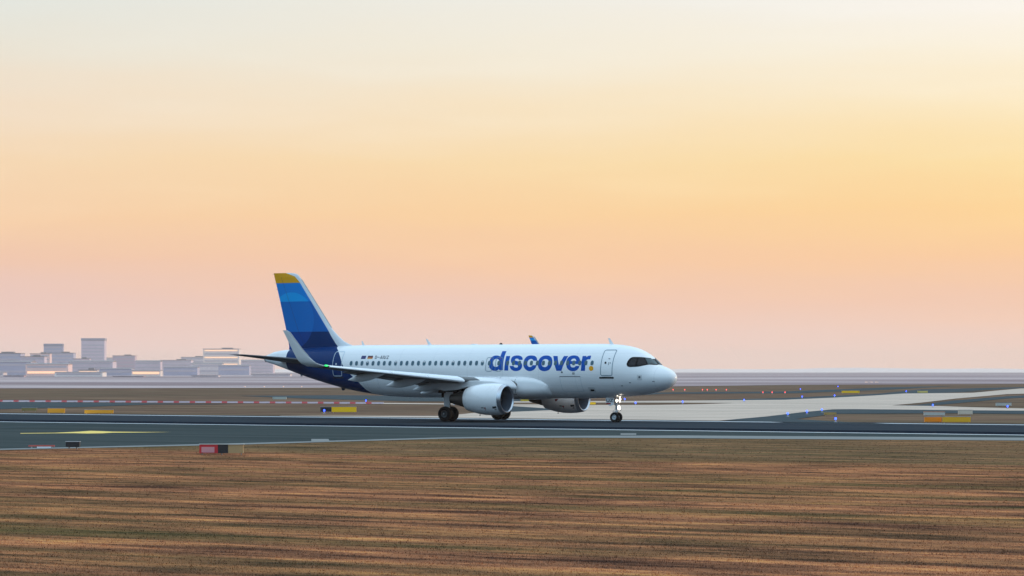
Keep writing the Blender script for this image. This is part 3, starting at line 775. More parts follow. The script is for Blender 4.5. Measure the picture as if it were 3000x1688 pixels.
mb.tube([(x + .06, 0, 1.3), (x - .9, 0, 1.9)], .045, 8); mb.tube([(x - .05, 0, .62), (x - .30, 0, .82), (x - .04, 0, 1.0)], .035, 8)
mb.box((x + .05, 0, .80), (.34, .22, .07)); mb.box((x + .05, 0, 1.62), (.16, .5, .12))
ng = mb.build('nose_landing_gear', M_grey, plane)
for d in (-.25, .25): wheel(ng, x, d, r, .22, -1 if d < 0 else 1)
for yy, zz in ((-.24, 1.62), (.22, 1.62), (-.05, 1.10), (.28, 1.72)):
    lr = 1.5 if zz < 1.2 else 1.0
    mb = MB(); mb.lathe([(0, .001), (0, .05 * lr), (.1, .115 * lr), (.12, .12 * lr)], (x + .04 + (.02 if zz > 1.2 else .1), yy, zz), 'x', 20); h_ = mb.build('lamp_housing', M_scuff, ng)
    mb = MB(); mb.lathe([(.115, .113 * lr), (.135, .08 * lr), (.14, .001)], (x + .04 + (.02 if zz > 1.2 else .1), yy, zz), 'x', 20); mb.build('landing_light', M_lamp, ng)
for sd in (-1, 1):
    mb = MB(); rings = []
    mb.add([(x - .65, sd * .42, 1.84), (x + .05, sd * .42, 1.84), (x + .05, sd * .44, 1.30), (x - .30, sd * .44, 1.22), (x - .62, sd * .44, 1.42),
            (x - .65, sd * .45, 1.84), (x + .05, sd * .45, 1.84), (x + .05, sd * .47, 1.30), (x - .30, sd * .47, 1.22), (x - .62, sd * .47, 1.42)],
           [(0, 1, 2, 3, 4), (9, 8, 7, 6, 5), (0, 5, 6, 1), (1, 6, 7, 2), (2, 7, 8, 3), (3, 8, 9, 4), (4, 9, 5, 0)])
    dr = mb.build('nose_gear_door', M_white, ng, smooth=False)
    mb = MB()
    yy = sd * .476
    def seg(P, w=.05):
        for (a, b), (c_, d_) in zip(P[:-1], P[1:]):
            v = Vector((c_ - a, d_ - b)).normalized(); n_ = Vector((-v.y, v.x)) * w / 2
            Q = [(a - n_.x, b - n_.y), (c_ - n_.x, d_ - n_.y), (c_ + n_.x, d_ + n_.y), (a + n_.x, b + n_.y)]
            if sd > 0: Q = [(2 * (x - .3) - q0 + 0, q1) for q0, q1 in Q]
            mb.add([(q0, yy, q1) for q0, q1 in Q], [(0, 1, 2, 3)]); 
    seg([(x - .55, 1.74), (x - .55, 1.54), (x - .34, 1.54), (x - .34, 1.74)]); seg([(x - .25, 1.74), (x - .03, 1.74), (x - .25, 1.54), (x - .03, 1.54)])
    mb.build('door_lettering', M_ink, dr, smooth=False)
    mb = MB(); mb.box((x - .40, sd * .478, 1.40), (.38, .012, .12)); mb.build('red_flash', M_red, dr, smooth=False)

# ------------------------------------------------------------------ the ground
def ground_mat(name, cols, sa, sp_, rough=.9, contrast=1.0, bump=0.0, fine=0.35, mottling=None, slabs=False, detail=6, verge=False):
    m = bpy.data.materials.new(name); m.use_nodes = True; t = NT(m.node_tree); b = t.n['Principled BSDF']
    geo = t.add('ShaderNodeNewGeometry').outputs['Position']
    v = t.mapping(t.mapping(geo, rot=(0, 0, TH)), (sa, sp_, 1))
    n1 = t.noise(v, 1.0, detail, 0.6); n2 = t.noise(t.mapping(v, (2.7, 3.1, 1), loc=(31, 7, 0)), 1.0, 3, .5)
    n = t.math('ADD', t.math('MULTIPLY', n1, 1 - fine), t.math('MULTIPLY', n2, fine))
    n = t.math('MULTIPLY_ADD', t.math('SUBTRACT', n, .5), contrast, .5, clamp=True)
    c = t.ramp(n, cols)
    if mottling:
        n3 = t.noise(t.mapping(v, (.23, .35, 1), loc=(5, 50, 0)), 1.0, 3, .5)
        c = t.mix(t.math('MULTIPLY', t.math('SUBTRACT', n3, .42), 3.2, clamp=True), c, t.mix(.62, c, mottling))
    if verge:
        pc = t.add('ShaderNodeSeparateXYZ'); t.l.new(t.mapping(geo, rot=(0, 0, TH)), pc.inputs[0])
        vg = t.math('DIVIDE', t.math('SUBTRACT', t.math('ADD', pc.outputs[1], t.math('MULTIPLY', n, 7.0)), 107.0), 5.0, clamp=True)
        c = t.mix(t.math('MULTIPLY', vg, .55), c, t.mix(t.math('MULTIPLY', n, .8), (.05, .05, .025, 1), (.20, .15, .085, 1)))
    if slabs:
        q = t.mapping(geo, rot=(0, 0, TH)); q2 = t.add('ShaderNodeVectorMath', operation='SNAP'); t.l.new(q, q2.inputs[0]); q2.inputs[1].default_value = (7.5, 7.5, 50)
        wn = t.add('ShaderNodeTexWhiteNoise'); wn.noise_dimensions = '2D'; t.l.new(q2.outputs[0], wn.inputs['Vector'])
        c = t.mix(t.math('MULTIPLY', wn.outputs['Value'], .16), c, (.25, .22, .19, 1))
        sx = t.add('ShaderNodeSeparateXYZ'); t.l.new(q, sx.inputs[0])
        for o_ in (0, 1):
            jn = t.math('LESS_THAN', t.math('FRACT', t.math('DIVIDE', sx.outputs[o_], 7.5)), .03)
            c = t.mix(t.math('MULTIPLY', jn, .55), c, (.09, .08, .07, 1))
    t.set(b.inputs['Base Color'], c); b.inputs['Roughness'].default_value = rough
    b.inputs['Specular IOR Level'].default_value = 0.0
    return m
DRY = [(.0, (.042, .021, .015)), (.22, (.094, .043, .027)), (.40, (.21, .090, .048)), (.56, (.31, .128, .064)), (.74, (.49, .195, .086)), (1, (.68, .31, .11))]
M_field = ground_mat('dry field', [(0, (.08, .048, .036)), (.4, (.145, .088, .062)), (.6, (.195, .12, .08)), (1, (.28, .18, .115))], .05, .12, 1.0, contrast=2.2, mottling=(.10, .085, .055, 1))
M_soil = ground_mat('dry grass thatch', DRY, .13, .75, 1.0, contrast=2.9, mottling=(.085, .085, .030, 1), detail=3, verge=True)
M_asph = ground_mat('runway asphalt', [(.2, (.030, .037, .045)), (.5, (.042, .050, .060)), (.8, (.056, .064, .074))], .02, .9, .62, contrast=1.6)
M_rub = ground_mat('dark rubbered asphalt', [(.2, (.007, .011, .018)), (.8, (.016, .022, .032))], .02, .8, .6)
M_asph2 = ground_mat('taxiway asphalt', [(.2, (.044, .053, .053)), (.5, (.058, .069, .068)), (.8, (.078, .088, .085))], .03, .4, .65, contrast=1.8)
M_conc = ground_mat('pale concrete', [(.2, (.52, .40, .32)), (.5, (.60, .465, .375)), (.8, (.68, .53, .43))], .015, .10, .55, contrast=1.8, slabs=True)
M_strip = ground_mat('weathered concrete edge', [(.2, (.20, .20, .19)), (.8, (.30, .295, .28))], .03, .5, .7)
M_edge = ground_mat('grey shoulder', [(.2, (.055, .068, .075)), (.8, (.085, .10, .105))], .02, .3, .7)
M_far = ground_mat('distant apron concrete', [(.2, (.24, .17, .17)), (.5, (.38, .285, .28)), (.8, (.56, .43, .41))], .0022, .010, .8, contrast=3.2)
M_paint = mat('white road paint', (.78, .80, .82), .5, var=.05)
M_yel = mat('yellow road paint', (.85, .56, .03), .5)

# one sheet to the horizon, with the runway's crown in it
E = 6200.0; rows = [-400, 0, 60, 120, 150, P_CROWN, P_LOW, 260, 400, 800, 2000, 4000, E]
vs = []; fs = []
cols_ = [-E, -2000, -600, -200, -60, 0, 60, 200, 600, 2000, E]
for p in rows:
    for a in cols_: vs.append(ap(a, p, H(p) - .03))
nc = len(cols_)
for i in range(len(rows) - 1):
    for j in range(nc - 1): fs.append((i * nc + j, i * nc + j + 1, (i + 1) * nc + j + 1, (i + 1) * nc + j))
tag(raw('ground', vs, fs, M_field), kind='structure')

def strip(name, p0, p1, m, lift, a0=-2500, a1=2500):
    ps = sorted({p0, p1} | {q for q in (P_CROWN, P_LOW) if p0 < q < p1}); aa = np.linspace(a0, a1, 9); vs = []; fs = []
    for p in ps:
        for a in aa: vs.append(ap(a, p, H(p) + lift))
    n = len(aa)
    for i in range(len(ps) - 1):
        for j in range(n - 1): fs.append((i * n + j, i * n + j + 1, (i + 1) * n + j + 1, (i + 1) * n + j))
    return tag(raw(name, vs, fs, m), kind='structure')
def poly(name, pts, m, lift, z=LOW, world=False):
    P = [Vector((q.x, q.y)) for q in (pts if world else [gp(x, y, z) for x, y in pts])]
    r = delaunay_2d_cdt(P, [(i, (i + 1) % len(P)) for i in range(len(P))], [], 0, 1e-4)
    V, T = r[0], r[2]; PL = [(v.x, v.y) for v in P]; keep = []
    for f in T:
        cx = sum(V[i].x for i in f) / 3; cy = sum(V[i].y for i in f) / 3
        if pip(cx, cy, PL):
            a, b, c = (V[i] for i in f[:3]); f = tuple(f)
            if (b - a).cross(c - a) < 0: f = f[::-1]
            keep.append(f)
    return tag(raw(name, [(v.x, v.y, z + lift) for v in V], keep, m), kind='structure')
P1 = 155.4
tag(raw('turf', [ap(a_, p_, -.015) for p_ in (20, P1 + .3) for a_ in (-300, 300)], [(0, 1, 3, 2)], M_soil), kind='structure')
strip('runway', P1, 205.5, M_asph, .0)
strip('rubbered_lane', P1 + 1.2, 163.0, M_rub, .004)
strip('runway_edge_line', P1 - .1, P1 + .8, M_paint, .008)
strip('runway_far_edge_line', 201.4, 202.7, M_paint, .004)
near_edge = [(-400, 1327), (0, 1318.6), (350, 1310.5), (700, 1303), (1000, 1294), (1300, 1285.5), (1500, 1283), (1700, 1282.5), (2000, 1284), (2300, 1286.5), (3000, 1291), (3500, 1295)]
near_in = [(3500, 1286), (3000, 1282.5), (2600, 1280), (2300, 1278), (2000, 1276), (1700, 1277), (1500, 1279), (1300, 1282), (1000, 1290.5), (700, 1299), (350, 1307), (0, 1315), (-400, 1323)]
aL, aR = (-260, 260)
W = [gp(x, y, 0) for x, y in near_edge]
# runway-side boundary at p = P1
def a_of(v): return v.x * CT - v.y * ST
poly('taxiway', W + [ap(a_of(W[-1]) + 30, P1 - .2), ap(-330, P1 - .2), ap(-330, 40)], M_asph2, .0, 0.0, world=True)
poly('pavement_edge', near_edge + near_in, M_strip, .004, 0.0)
poly('taxiway_line', [(60, 1269.2), (160, 1268.2), (230, 1265), (265, 1262.5), (300, 1263.5), (330, 1265), (420, 1266), (500, 1266), (420, 1267.4), (330, 1268), (300, 1269.8), (255, 1270.4), (215, 1269.4), (160, 1269.6), (60, 1270.6)], M_yel, .004, 0.0)
poly('taxiway_faint_line', [(-50, 1254.5), (230, 1243.2), (230, 1244.2), (-50, 1256)], M_edge, .004, 0.0)
poly('runway_marker_pad', [(912, 1286.5), (962, 1286.5), (966, 1293), (912, 1293)], M_strip, .008, 0.0)
poly('runway_marker_pad', [(1818, 1270), (1864, 1270), (1864, 1274.5), (1818, 1274.5)], M_strip, .008, 0.0)

# beyond the runway
conc = [(820, 1218.3), (1100, 1218.6), (1290, 1219), (1350, 1214), (1426, 1206), (1500, 1187.5), (1750, 1187), (1900, 1187), (2050, 1184.5), (2150, 1181), (2000, 1180), (1700, 1179.6), (1500, 1180), (1500, 1176), (1700, 1175.8), (2000, 1174), (2300, 1171.5), (2450, 1165), (2560, 1159),
        (2650, 1153), (2850, 1151), (2990, 1138.5), (3300, 1131), (3300, 1146), (3000, 1153.5), (2950, 1155), (2800, 1168), (2700, 1180), (2612, 1188), (2750, 1190), (2850, 1193.5), (3000, 1197), (3300, 1203), (3300, 1210),
        (3000, 1203.5), (2800, 1202), (2500, 1199), (2440, 1199.5), (2350, 1208), (2250, 1220)] + [(x_, 1085 + (CAM_H - LOW) * 8000 / (205.55 / (ST * (x_ - 1500) / 8000 + CT))) for x_ in (2107, 1900, 1600, 1300, 1100, 820)]
poly('concrete_taxiway', conc, M_conc, .008)
poly('taxiway_shoulder', [(2060, 1229), (2230, 1217), (2340, 1204), (2440, 1196.5), (2620, 1194), (2850, 1197.5), (3000, 1201), (3400, 1210), (3400, 1225), (3000, 1213), (2800, 1211), (2436, 1212.5), (2400, 1219), (2332, 1228), (2500, 1238), (2700, 1244), (2500, 1244), (2300, 1238)], M_edge, .004)
poly('taxiway_shoulder', [(2540, 1190), (2690, 1186), (2790, 1174), (2950, 1161), (3050, 1156), (3400, 1150), (3400, 1160), (3050, 1163), (2950, 1168), (2800, 1182), (2640, 1196)], M_edge, .004)
poly('taxiway_shoulder', [(1380, 1197), (1500, 1190), (1590, 1196), (1640, 1201), (1500, 1207), (1400, 1207)], M_edge, .012)
poly('taxiway_shoulder', [(2050, 1172), (2300, 1166), (2500, 1157), (2640, 1150), (2900, 1146), (2640, 1156), (2500, 1163), (2300, 1173)], M_edge, .004)
poly('distant_taxiway', [(-500, 1174), (0, 1177), (450, 1182), (700, 1185.5), (450, 1185), (250, 1192.5), (0, 1199), (-500, 1212)], M_edge, .004)
poly('distant_taxiway', [(700, 1160), (1000, 1158), (1500, 1163), (1950, 1150), (2300, 1147), (2600, 1135), (2800, 1131), (2600, 1142), (2330, 1152.5), (1950, 1154), (1500, 1177), (1200, 1176), (900, 1168)], M_edge, .006)
poly('distant_taxiway', [(2380, 1172), (2400, 1170), (2700, 1141), (3000, 1134), (3400, 1127), (3400, 1129), (3000, 1137)], M_edge, .002)
poly('apron', [(-3500, 1137), (-500, 1138.5), (600, 1137), (1100, 1135), (1900, 1133), (2300, 1128), (3000, 1125), (5200, 1118), (5600, 1091.2), (-4200, 1091.2)], M_far, .004)
poly('perimeter_road', [(-500, 1171), (500, 1176), (1100, 1180.5), (1600, 1185.5), (1600, 1187), (1100, 1183.5), (500, 1180), (-500, 1175)], M_conc, .010)
# low wooded rise on the horizon
vs = []; fs = []; n = 240
for i in range(n + 1):
    X = -3300 + 6100 * i / n
    h = 6.6 + 1.2 * math.sin(i * .21) + .8 * math.sin(i * .57 + 1) + .5 * random.random()
    for dy, z in ((0, LOW), (60, h * .7), (140, h), (300, h * .6), (420, LOW)): vs.append((X, 5100 + dy, z))
for i in range(n):
    for j in range(4): fs.append((i * 5 + j, (i + 1) * 5 + j, (i + 1) * 5 + j + 1, i * 5 + j + 1))
tag(raw('hills', vs, fs, mat('haze-paled wooded rise', (.80, .62, .55), 1.0, var=.06, vscale=.02), smooth=True), kind='structure')  # pale base colour carries the fade of distance haze

# ------------------------------------------------------------------ dry grass in the foreground
def M_grass_():
    m = bpy.data.materials.new('dry grass blades'); m.use_nodes = True; t = NT(m.node_tree); b = t.n['Principled BSDF']
    geo = t.add('ShaderNodeNewGeometry').outputs['Position']
    v = t.mapping(t.mapping(geo, rot=(0, 0, TH)), (.13, .75, 0))
    n1 = t.noise(v, 1.0, 3, .6); n2 = t.noise(t.mapping(v, (2.7, 3.1, 1), loc=(31, 7, 0)), 1.0, 3, .5)
    n = t.math('ADD', t.math('MULTIPLY', n1, .65), t.math('MULTIPLY', n2, .35))
    at_ = t.add('ShaderNodeAttribute', attribute_name='tone').outputs['Fac']
    n = t.math('MULTIPLY_ADD', t.math('SUBTRACT', n, .5), 2.9, .5, clamp=True)
    n = t.math('ADD', n, t.math('MULTIPLY', t.math('SUBTRACT', at_, .4), .34), clamp=True)
    c = t.ramp(n, [(p, tuple(min(1, q * 1.12) for q in cc)) for p, cc in DRY])
    n3 = t.noise(t.mapping(v, (.23, .35, 1), loc=(5, 50, 0)), 1.0, 3, .5)
    c = t.mix(t.math('MULTIPLY', t.math('SUBTRACT', n3, .42), 3.2, clamp=True), c, t.mix(.62, c, (.10, .10, .034, 1)))
    pc = t.add('ShaderNodeSeparateXYZ'); t.l.new(t.mapping(geo, rot=(0, 0, TH)), pc.inputs[0])
    vg = t.math('DIVIDE', t.math('SUBTRACT', t.math('ADD', pc.outputs[1], t.math('MULTIPLY', n, 7.0)), 107.0), 5.0, clamp=True)
    c = t.mix(t.math('MULTIPLY', vg, .55), c, t.mix(t.math('MULTIPLY', n, .8), (.05, .05, .025, 1), (.20, .15, .085, 1)))
    t.set(b.inputs['Base Color'], c); b.inputs['Roughness'].default_value = .8; b.inputs['Specular IOR Level'].default_value = .2
    return m
edge_p = [(gp(x, y, 0).x, gp(x, y, 0).y) for x, y in near_edge]
def grass():
    ex = np.array([q[0] for q in edge_p]); ey = np.array([q[1] for q in edge_p])
    N = 60000
    u = RNG.random(N); D = 50 / (1 - u * (1 - 50 / 158.0))          # denser close by
    X = (RNG.random(N) * 2 - 1) * (.195 * D + .8)
    ok = D < np.interp(X, ex, ey) - .3
    X, D = X[ok], D[ok]; n = len(X); B = 6
    cx = np.repeat(X, B) + RNG.normal(0, .05, n * B); cy = np.repeat(D, B) + RNG.normal(0, .05, n * B)
    h = np.repeat(RNG.uniform(.015, .05, n), B) * RNG.uniform(.6, 1.1, n * B)
    an = RNG.random(n * B) * 2 * np.pi; ln = RNG.uniform(.4, 2.2, n * B) * h; w = RNG.uniform(.005, .011, n * B) * (np.repeat(D, B) / 70 + .4)
    wx, wy = -np.sin(an) * w, np.cos(an) * w
    V = np.zeros((n * B, 3, 3), np.float32)
    V[:, 0] = np.stack([cx - wx, cy - wy, np.full_like(cx, -.03)], 1); V[:, 1] = np.stack([cx + wx, cy + wy, np.full_like(cx, -.03)], 1)
    V[:, 2] = np.stack([cx + np.cos(an) * ln, cy + np.sin(an) * ln, h - .02], 1)
    M = n * B; me = bpy.data.meshes.new('dry_grass')
    me.vertices.add(M * 3); me.vertices.foreach_set('co', V.reshape(-1)); me.loops.add(M * 3)
    me.loops.foreach_set('vertex_index', np.arange(M * 3, dtype=np.int32)); me.polygons.add(M)
    me.polygons.foreach_set('loop_start', np.arange(0, M * 3, 3, dtype=np.int32)); me.polygons.foreach_set('loop_total', np.full(M, 3, np.int32))
    me.update(calc_edges=True)
    a = me.attributes.new('tone', 'FLOAT', 'POINT'); a.data.foreach_set('value', np.repeat(np.repeat(RNG.random(n), B), 3).astype(np.float32))
    me.materials.append(M_grass_())
    o = bpy.data.objects.new('dry_grass', me); COL.objects.link(o)
    tag(o, 'dry brown and orange grass with green streaks in front of the runway', 'grass', kind='stuff')
grass()

# ------------------------------------------------------------------ airfield furniture
def stamp(src, loc, rz, label, group, cat=None):
    r = src.copy(); COL.objects.link(r); r.location = loc; r.rotation_euler = (0, 0, rz); r['label'] = label
    if group: r['group'] = group
    for ch in list(src.children):
        c = ch.copy(); COL.objects.link(c); c.parent = r
        for g in ch.children:
            d = g.copy(); COL.objects.link(d); d.parent = c
    return r
# signs
def sign(loc, w, h, m, label, cat='sign', legs=2, rz=0.0, face=None, cap=None, d=.22, name='airfield_sign', group=None):
    t = empty(name, loc, rz); tag(t, label, cat, group)
    mb = MB(); mb.box((0, 0, .1 + (h - .1) / 2), (w, d, h - .1)); mb.build('sign_box', mat('dark sign casing', (.03, .03, .032), .5) if face is None and False else m, t, smooth=False)
    mb = MB(); k = max(2, legs)
    mb.box((0, -d / 2 - .006, .1 + (h - .1) / 2), (w - .08, .012, h - .18)); mb.build('sign_face', face or m, t, smooth=False)
    for i in range(k):
        mb = MB(); mb.tube([((i / (k - 1) - .5) * (w - .3), 0, 0), ((i / (k - 1) - .5) * (w - .3), 0, .12)], .035, 8); mb.build('leg', M_midgrey, t)
    mb = MB(); mb.box((0, 0, h + .012), (w + .04, d + .05, .024)); mb.build('cap', cap or M_midgrey, t, smooth=False)
    return t
M_sy = mat('bright yellow sign', (1.0, .58, .0), .45, var=.02); M_so = mat('amber sign', (.95, .36, .01), .45, var=.08); M_sol = mat('olive sign', (.26, .20, .06), .6)
M_sb = mat('black sign', (.015, .015, .018), .5); M_sr = mat('red sign', (.55, .02, .03), .45); M_spink = mat('pale sign panel', (.62, .28, .30), .5); M_tan = mat('tan board', (.42, .28, .13), .6)
M_gw = mat('grey white cabinet', (.50, .50, .46), .55)
sg = lambda x, y, z=LOW: gp(x, y, z)
def wpx(px, v): return px * v.y / 8000
p = sg(1008, 1210.5); sign(p, wpx(72, p), .62, M_sy, 'bright yellow sign behind the tail at the runway edge', face=M_sy)
p = sg(955, 1209); sign(p, wpx(32, p), .55, M_sb, 'small black sign left of the bright yellow sign')
p = sg(165, 1213); sign(p, wpx(50, p), .55, M_so, 'small amber sign left of the long amber sign')
p = sg(290, 1214.5); sign(p, wpx(84, p), .45, M_so, 'long low amber sign at the far runway edge on the left', legs=3)
p = sg(86, 1206); sign(p, wpx(44, p), .38, M_sol, 'dull olive sign at the far left beyond the runway')
p = sg(1372, 1209); sign(p, wpx(40, p), .35, M_so, 'amber sign seen under the wing') if False else None
p = sg(2733, 1240); sign(p, wpx(50, p), .50, mat('orange sign', (.95, .26, .0), .45), 'orange sign joined to the golden one on the right')
p = sg(2802, 1240.5); sign(p, wpx(82, p), .52, mat('golden sign', (.85, .42, .01), .45), 'golden sign right of the orange one')
p = sg(2737, 1220); sign(p, wpx(60, p), .40, M_gw, 'low grey cabinet with an orange top band behind the orange sign', 'cabinet', cap=mat('orange band', (.7, .2, .03), .5), name='equipment_cabinet', d=.6)
p = sg(2828, 1217); sign(p, wpx(40, p), .50, mat('cream cabinet', (.60, .52, .42), .55), 'cream cabinet behind the golden sign', 'cabinet', name='equipment_cabinet', d=.6)
p = sg(2492, 1153); sign(p, wpx(52, p), .5, M_sy, 'yellow sign far out beside the concrete taxiway')
p = sg(2703, 1152.5); sign(p, wpx(30, p), .45, mat('dull yellow sign', (.50, .42, .12), .5), 'small dull yellow sign at the far taxiway fork')
p = sg(2940, 1191.5); sign(p, wpx(44, p), .42, M_gw, 'pale grey cabinet on the grass island at the right', 'cabinet', name='equipment_cabinet', d=.6)
p = sg(2432, 1218.5); sign(p, wpx(36, p), .34, mat('faded amber sign', (.42, .27, .08), .6), 'faded amber sign near the tip of the grass island')
p = sg(1728, 1187.5); sign(p, wpx(34, p), .38, M_sy, 'small yellow sign between the far engine and nose wheel')
p = sg(1545, 1177); sign(p, wpx(40, p), .30, mat('mustard sign', (.6, .45, .03), .5), 'mustard sign seen between engine and fuselage belly')
p = sg(819, 1172); sign(p, wpx(40, p), .42, mat('pale teal cabinet', (.42, .46, .42), .55), 'pale cabinet standing behind the striped barriers', 'cabinet', name='equipment_cabinet', d=.6)
# the red board in the near grass: three panels on one frame
p = gp(650, 1331.5, 0); t = empty('mandatory_sign', p, 0); tag(t, 'red, black and tan sign board at the edge of the near grass', 'sign')
k = p.y / 8000
mb = MB(); mb.box((-38 * k, 0, .26), (54 * k, .22, .40)); mb.build('red_panel', M_sr, t, smooth=False)
mb = MB(); mb.box((-40 * k, -.118, .22), (38 * k, .014, .26)); mb.build('pale_panel', M_spink, t, smooth=False)
mb = MB(); mb.box((4 * k, 0, .26), (30 * k, .22, .40)); mb.build('black_panel', M_sb, t, smooth=False)
mb = MB(); mb.box((41 * k, 0, .26), (44 * k, .20, .38)); mb.build('tan_panel', M_tan, t, smooth=False)
mb = MB(); mb.box((0, 0, .475), (132 * k, .28, .025)); mb.build('cap', M_gw, t, smooth=False)
for q_ in (-.9, 0, .9):
    mb = MB(); mb.tube([(q_, 0, -.03), (q_, 0, .08)], .03, 8); mb.build('leg', M_midgrey, t)
p = gp(214, 1316, 0); sign(p, wpx(40, p), .36, M_sb, 'small black box at the pavement edge on the left', 'box', name='equipment_box', d=.3)
p = gp(122, 1314, 0); t = empty('marker_board', p); tag(t, 'low red and white marker board at the pavement edge, far left', 'marker')
mb = MB(); mb.box((0, 0, .13), (1.3, .08, .07)); mb.build('red_board', mat('faded red board', (.55, .09, .07), .5), t, smooth=False)
mb = MB(); mb.box((.12, 0, .06), (.7, .09, .06)); mb.build('white_board', M_paint, t, smooth=False)
mb = MB(); mb.box((-.5, 0, .03), (.05, .07, .13)); mb.box((.5, 0, .03), (.05, .07, .13)); mb.build('leg', M_midgrey, t, smooth=False)

# striped barriers in a row
t = empty('striped_barrier', (0, 0, 0)); tag(t, 'x', 'barrier')
M_br = mat('barrier red', (.55, .06, .07), .45, var=.15); M_bw = mat('barrier white', (.50, .39, .43), .5, var=.08)
mb = MB()
mb.loft([[(-1.02, -.2, .02), (-1.02, .2, .02), (-1.02, .12, .08), (-1.02, .07, .22), (-1.02, -.07, .22), (-1.02, -.12, .08)], [(-.36, -.2, .02), (-.36, .2, .02), (-.36, .12, .08), (-.36, .07, .22), (-.36, -.07, .22), (-.36, -.12, .08)]]); mb.build('red_block', M_br, t, smooth=False)
mb = MB(); x0, x1 = -.36, 1.02
mb.loft([[(x_, -.2, .02), (x_, .2, .02), (x_, .12, .08), (x_, .07, .20), (x_, -.07, .20), (x_, -.12, .08)] for x_ in (x0, x1)]); mb.build('white_block', M_bw, t, smooth=False)
for q_ in (-.7, .6):
    mb = MB(); mb.box((q_, 0, .01), (.16, .34, .02)); mb.build('foot', M_scuff, t, smooth=False)
ux = [(-30 + 47 * k) for k in range(25)]
for k, xx in enumerate(ux):
    py = 1177.2 + xx * .0058; q_ = gp(xx, py)
    lb = 'red and white low barrier, %s of the row' % nth(k)
    if k == 0: t.location = q_; t['label'] = lb; t['group'] = 'red and white barriers in a row'; t.rotation_euler = (0, 0, R(-2))
    else: stamp(t, q_, R(-2) + random.uniform(-.03, .03), lb, 'red and white barriers in a row')

# taxiway lights
def light(name, m, label, cat, group):
    t = empty(name, (0, 0, 0)); tag(t, label, cat, group)
    mb = MB(); mb.lathe([(0, .13), (.03, .13), (.05, .05), (.20, .045), (.22, .001)], (0, 0, 0), 'z', 14); mb.build('stem', M_midgrey, t)
    mb = MB(); mb.lathe([(0, .07), (.05, .085), (.13, .08), (.18, .04), (.19, .001)], (0, 0, .2), 'z', 14); mb.build('lens', m, t)
    return t
M_bl = mat('blue taxi lamp', (.03, .08, .9), .3, emit=(.03, .08, 1, 1), estr=5)
M_rd = mat('red obstruction lamp', (.9, .05, .05), .3, emit=(1, .06, .05, 1), estr=3)
M_or = mat('orange floodlamp', (1, .6, .3), .3, emit=(1, .5, .2, 1), estr=3)
bl = [(950, 1211), (1862, 1187), (2308, 1220.5), (2364, 1213.5), (2408, 1208.5), (2448, 1237), (2733, 1194), (2952, 1198), (1830, 1175), (2000, 1183.5), (2350, 1167.5), (2445, 1164), (2455, 1135.5), (2345, 1143.5), (1072, 1180), (1330, 1187), (2655, 1151), (2180, 1178)]
bl = sorted(bl); t = light('taxiway_light', M_bl, 'x', 'airfield light', 'blue taxiway edge lights')
for k, (x_, y_) in enumerate(bl):
    lb = 'small blue taxiway light, ' + nth(k) + ' in the picture'
    if k == 0: t.location = gp(x_, y_, LOW); t['label'] = lb
    else: stamp(t, gp(x_, y_, LOW), 0, lb, 'blue taxiway edge lights')
rl = [1972, 2006, 2058, 2072, 2098, 2128, 2235, 2262, 2300]
t = light('red_light', M_rd, 'x', 'airfield light', 'red lights beyond the taxiways')
for k, x_ in enumerate(rl):
    y_ = 1146 if x_ < 2150 else 1154
    lb = 'tiny red light past the nose, ' + nth(k)
    if k == 0: t.location = gp(x_, y_, LOW); t['label'] = lb
    else: stamp(t, gp(x_, y_, LOW), 0, lb, 'red lights beyond the taxiways')
# floodlight masts
mast_t = empty('floodlight_mast', (0, 0, 0)); tag(mast_t, 'x', 'lamp post')
mb = MB(); mb.tube([(0, 0, 0), (0, 0, 3.0)], [.09, .05], 8); mb.build('pole', M_midgrey, mast_t)
mb = MB(); mb.box((0, -.1, 3.05), (2.2, .35, .28)); mb.build('lamp_head', M_scuff, mast_t, smooth=False)
mb = MB(); mb.box((0, -.285, 3.05), (2.0, .02, .2)); mb.build('lamp_glass', M_or, mast_t, smooth=False)
fl_ = [(718, 0), (775, 0), (831, 0), (884, 0), (2538, 8), (2552, 8), (2568, 8)]
for k, (x_, dd) in enumerate(fl_):
    D = 640 if k < 4 else 900; q_ = at(x_, 1085, D); q_.z = LOW
    # lamp heads sit at the height they are seen
    sc_ = ((CAM_H - (1132.5 - 1085) / 8000 * D if k < 4 else CAM_H - (1125.5 - 1085) / 8000 * D) - LOW) / 3.05
    lb = ('orange lit floodlight, %s of four behind the tail' % nth(k)) if k < 4 else ('tiny orange light on the right horizon, %s of three' % nth(k - 4))
    if k == 0: o = mast_t; o.location = q_; o['label'] = lb; o['group'] = 'orange floodlights'
    else: o = stamp(mast_t, q_, 0, lb, 'orange floodlights')
    o.scale = (sc_ if k < 4 else .5, 1, max(.12, sc_))

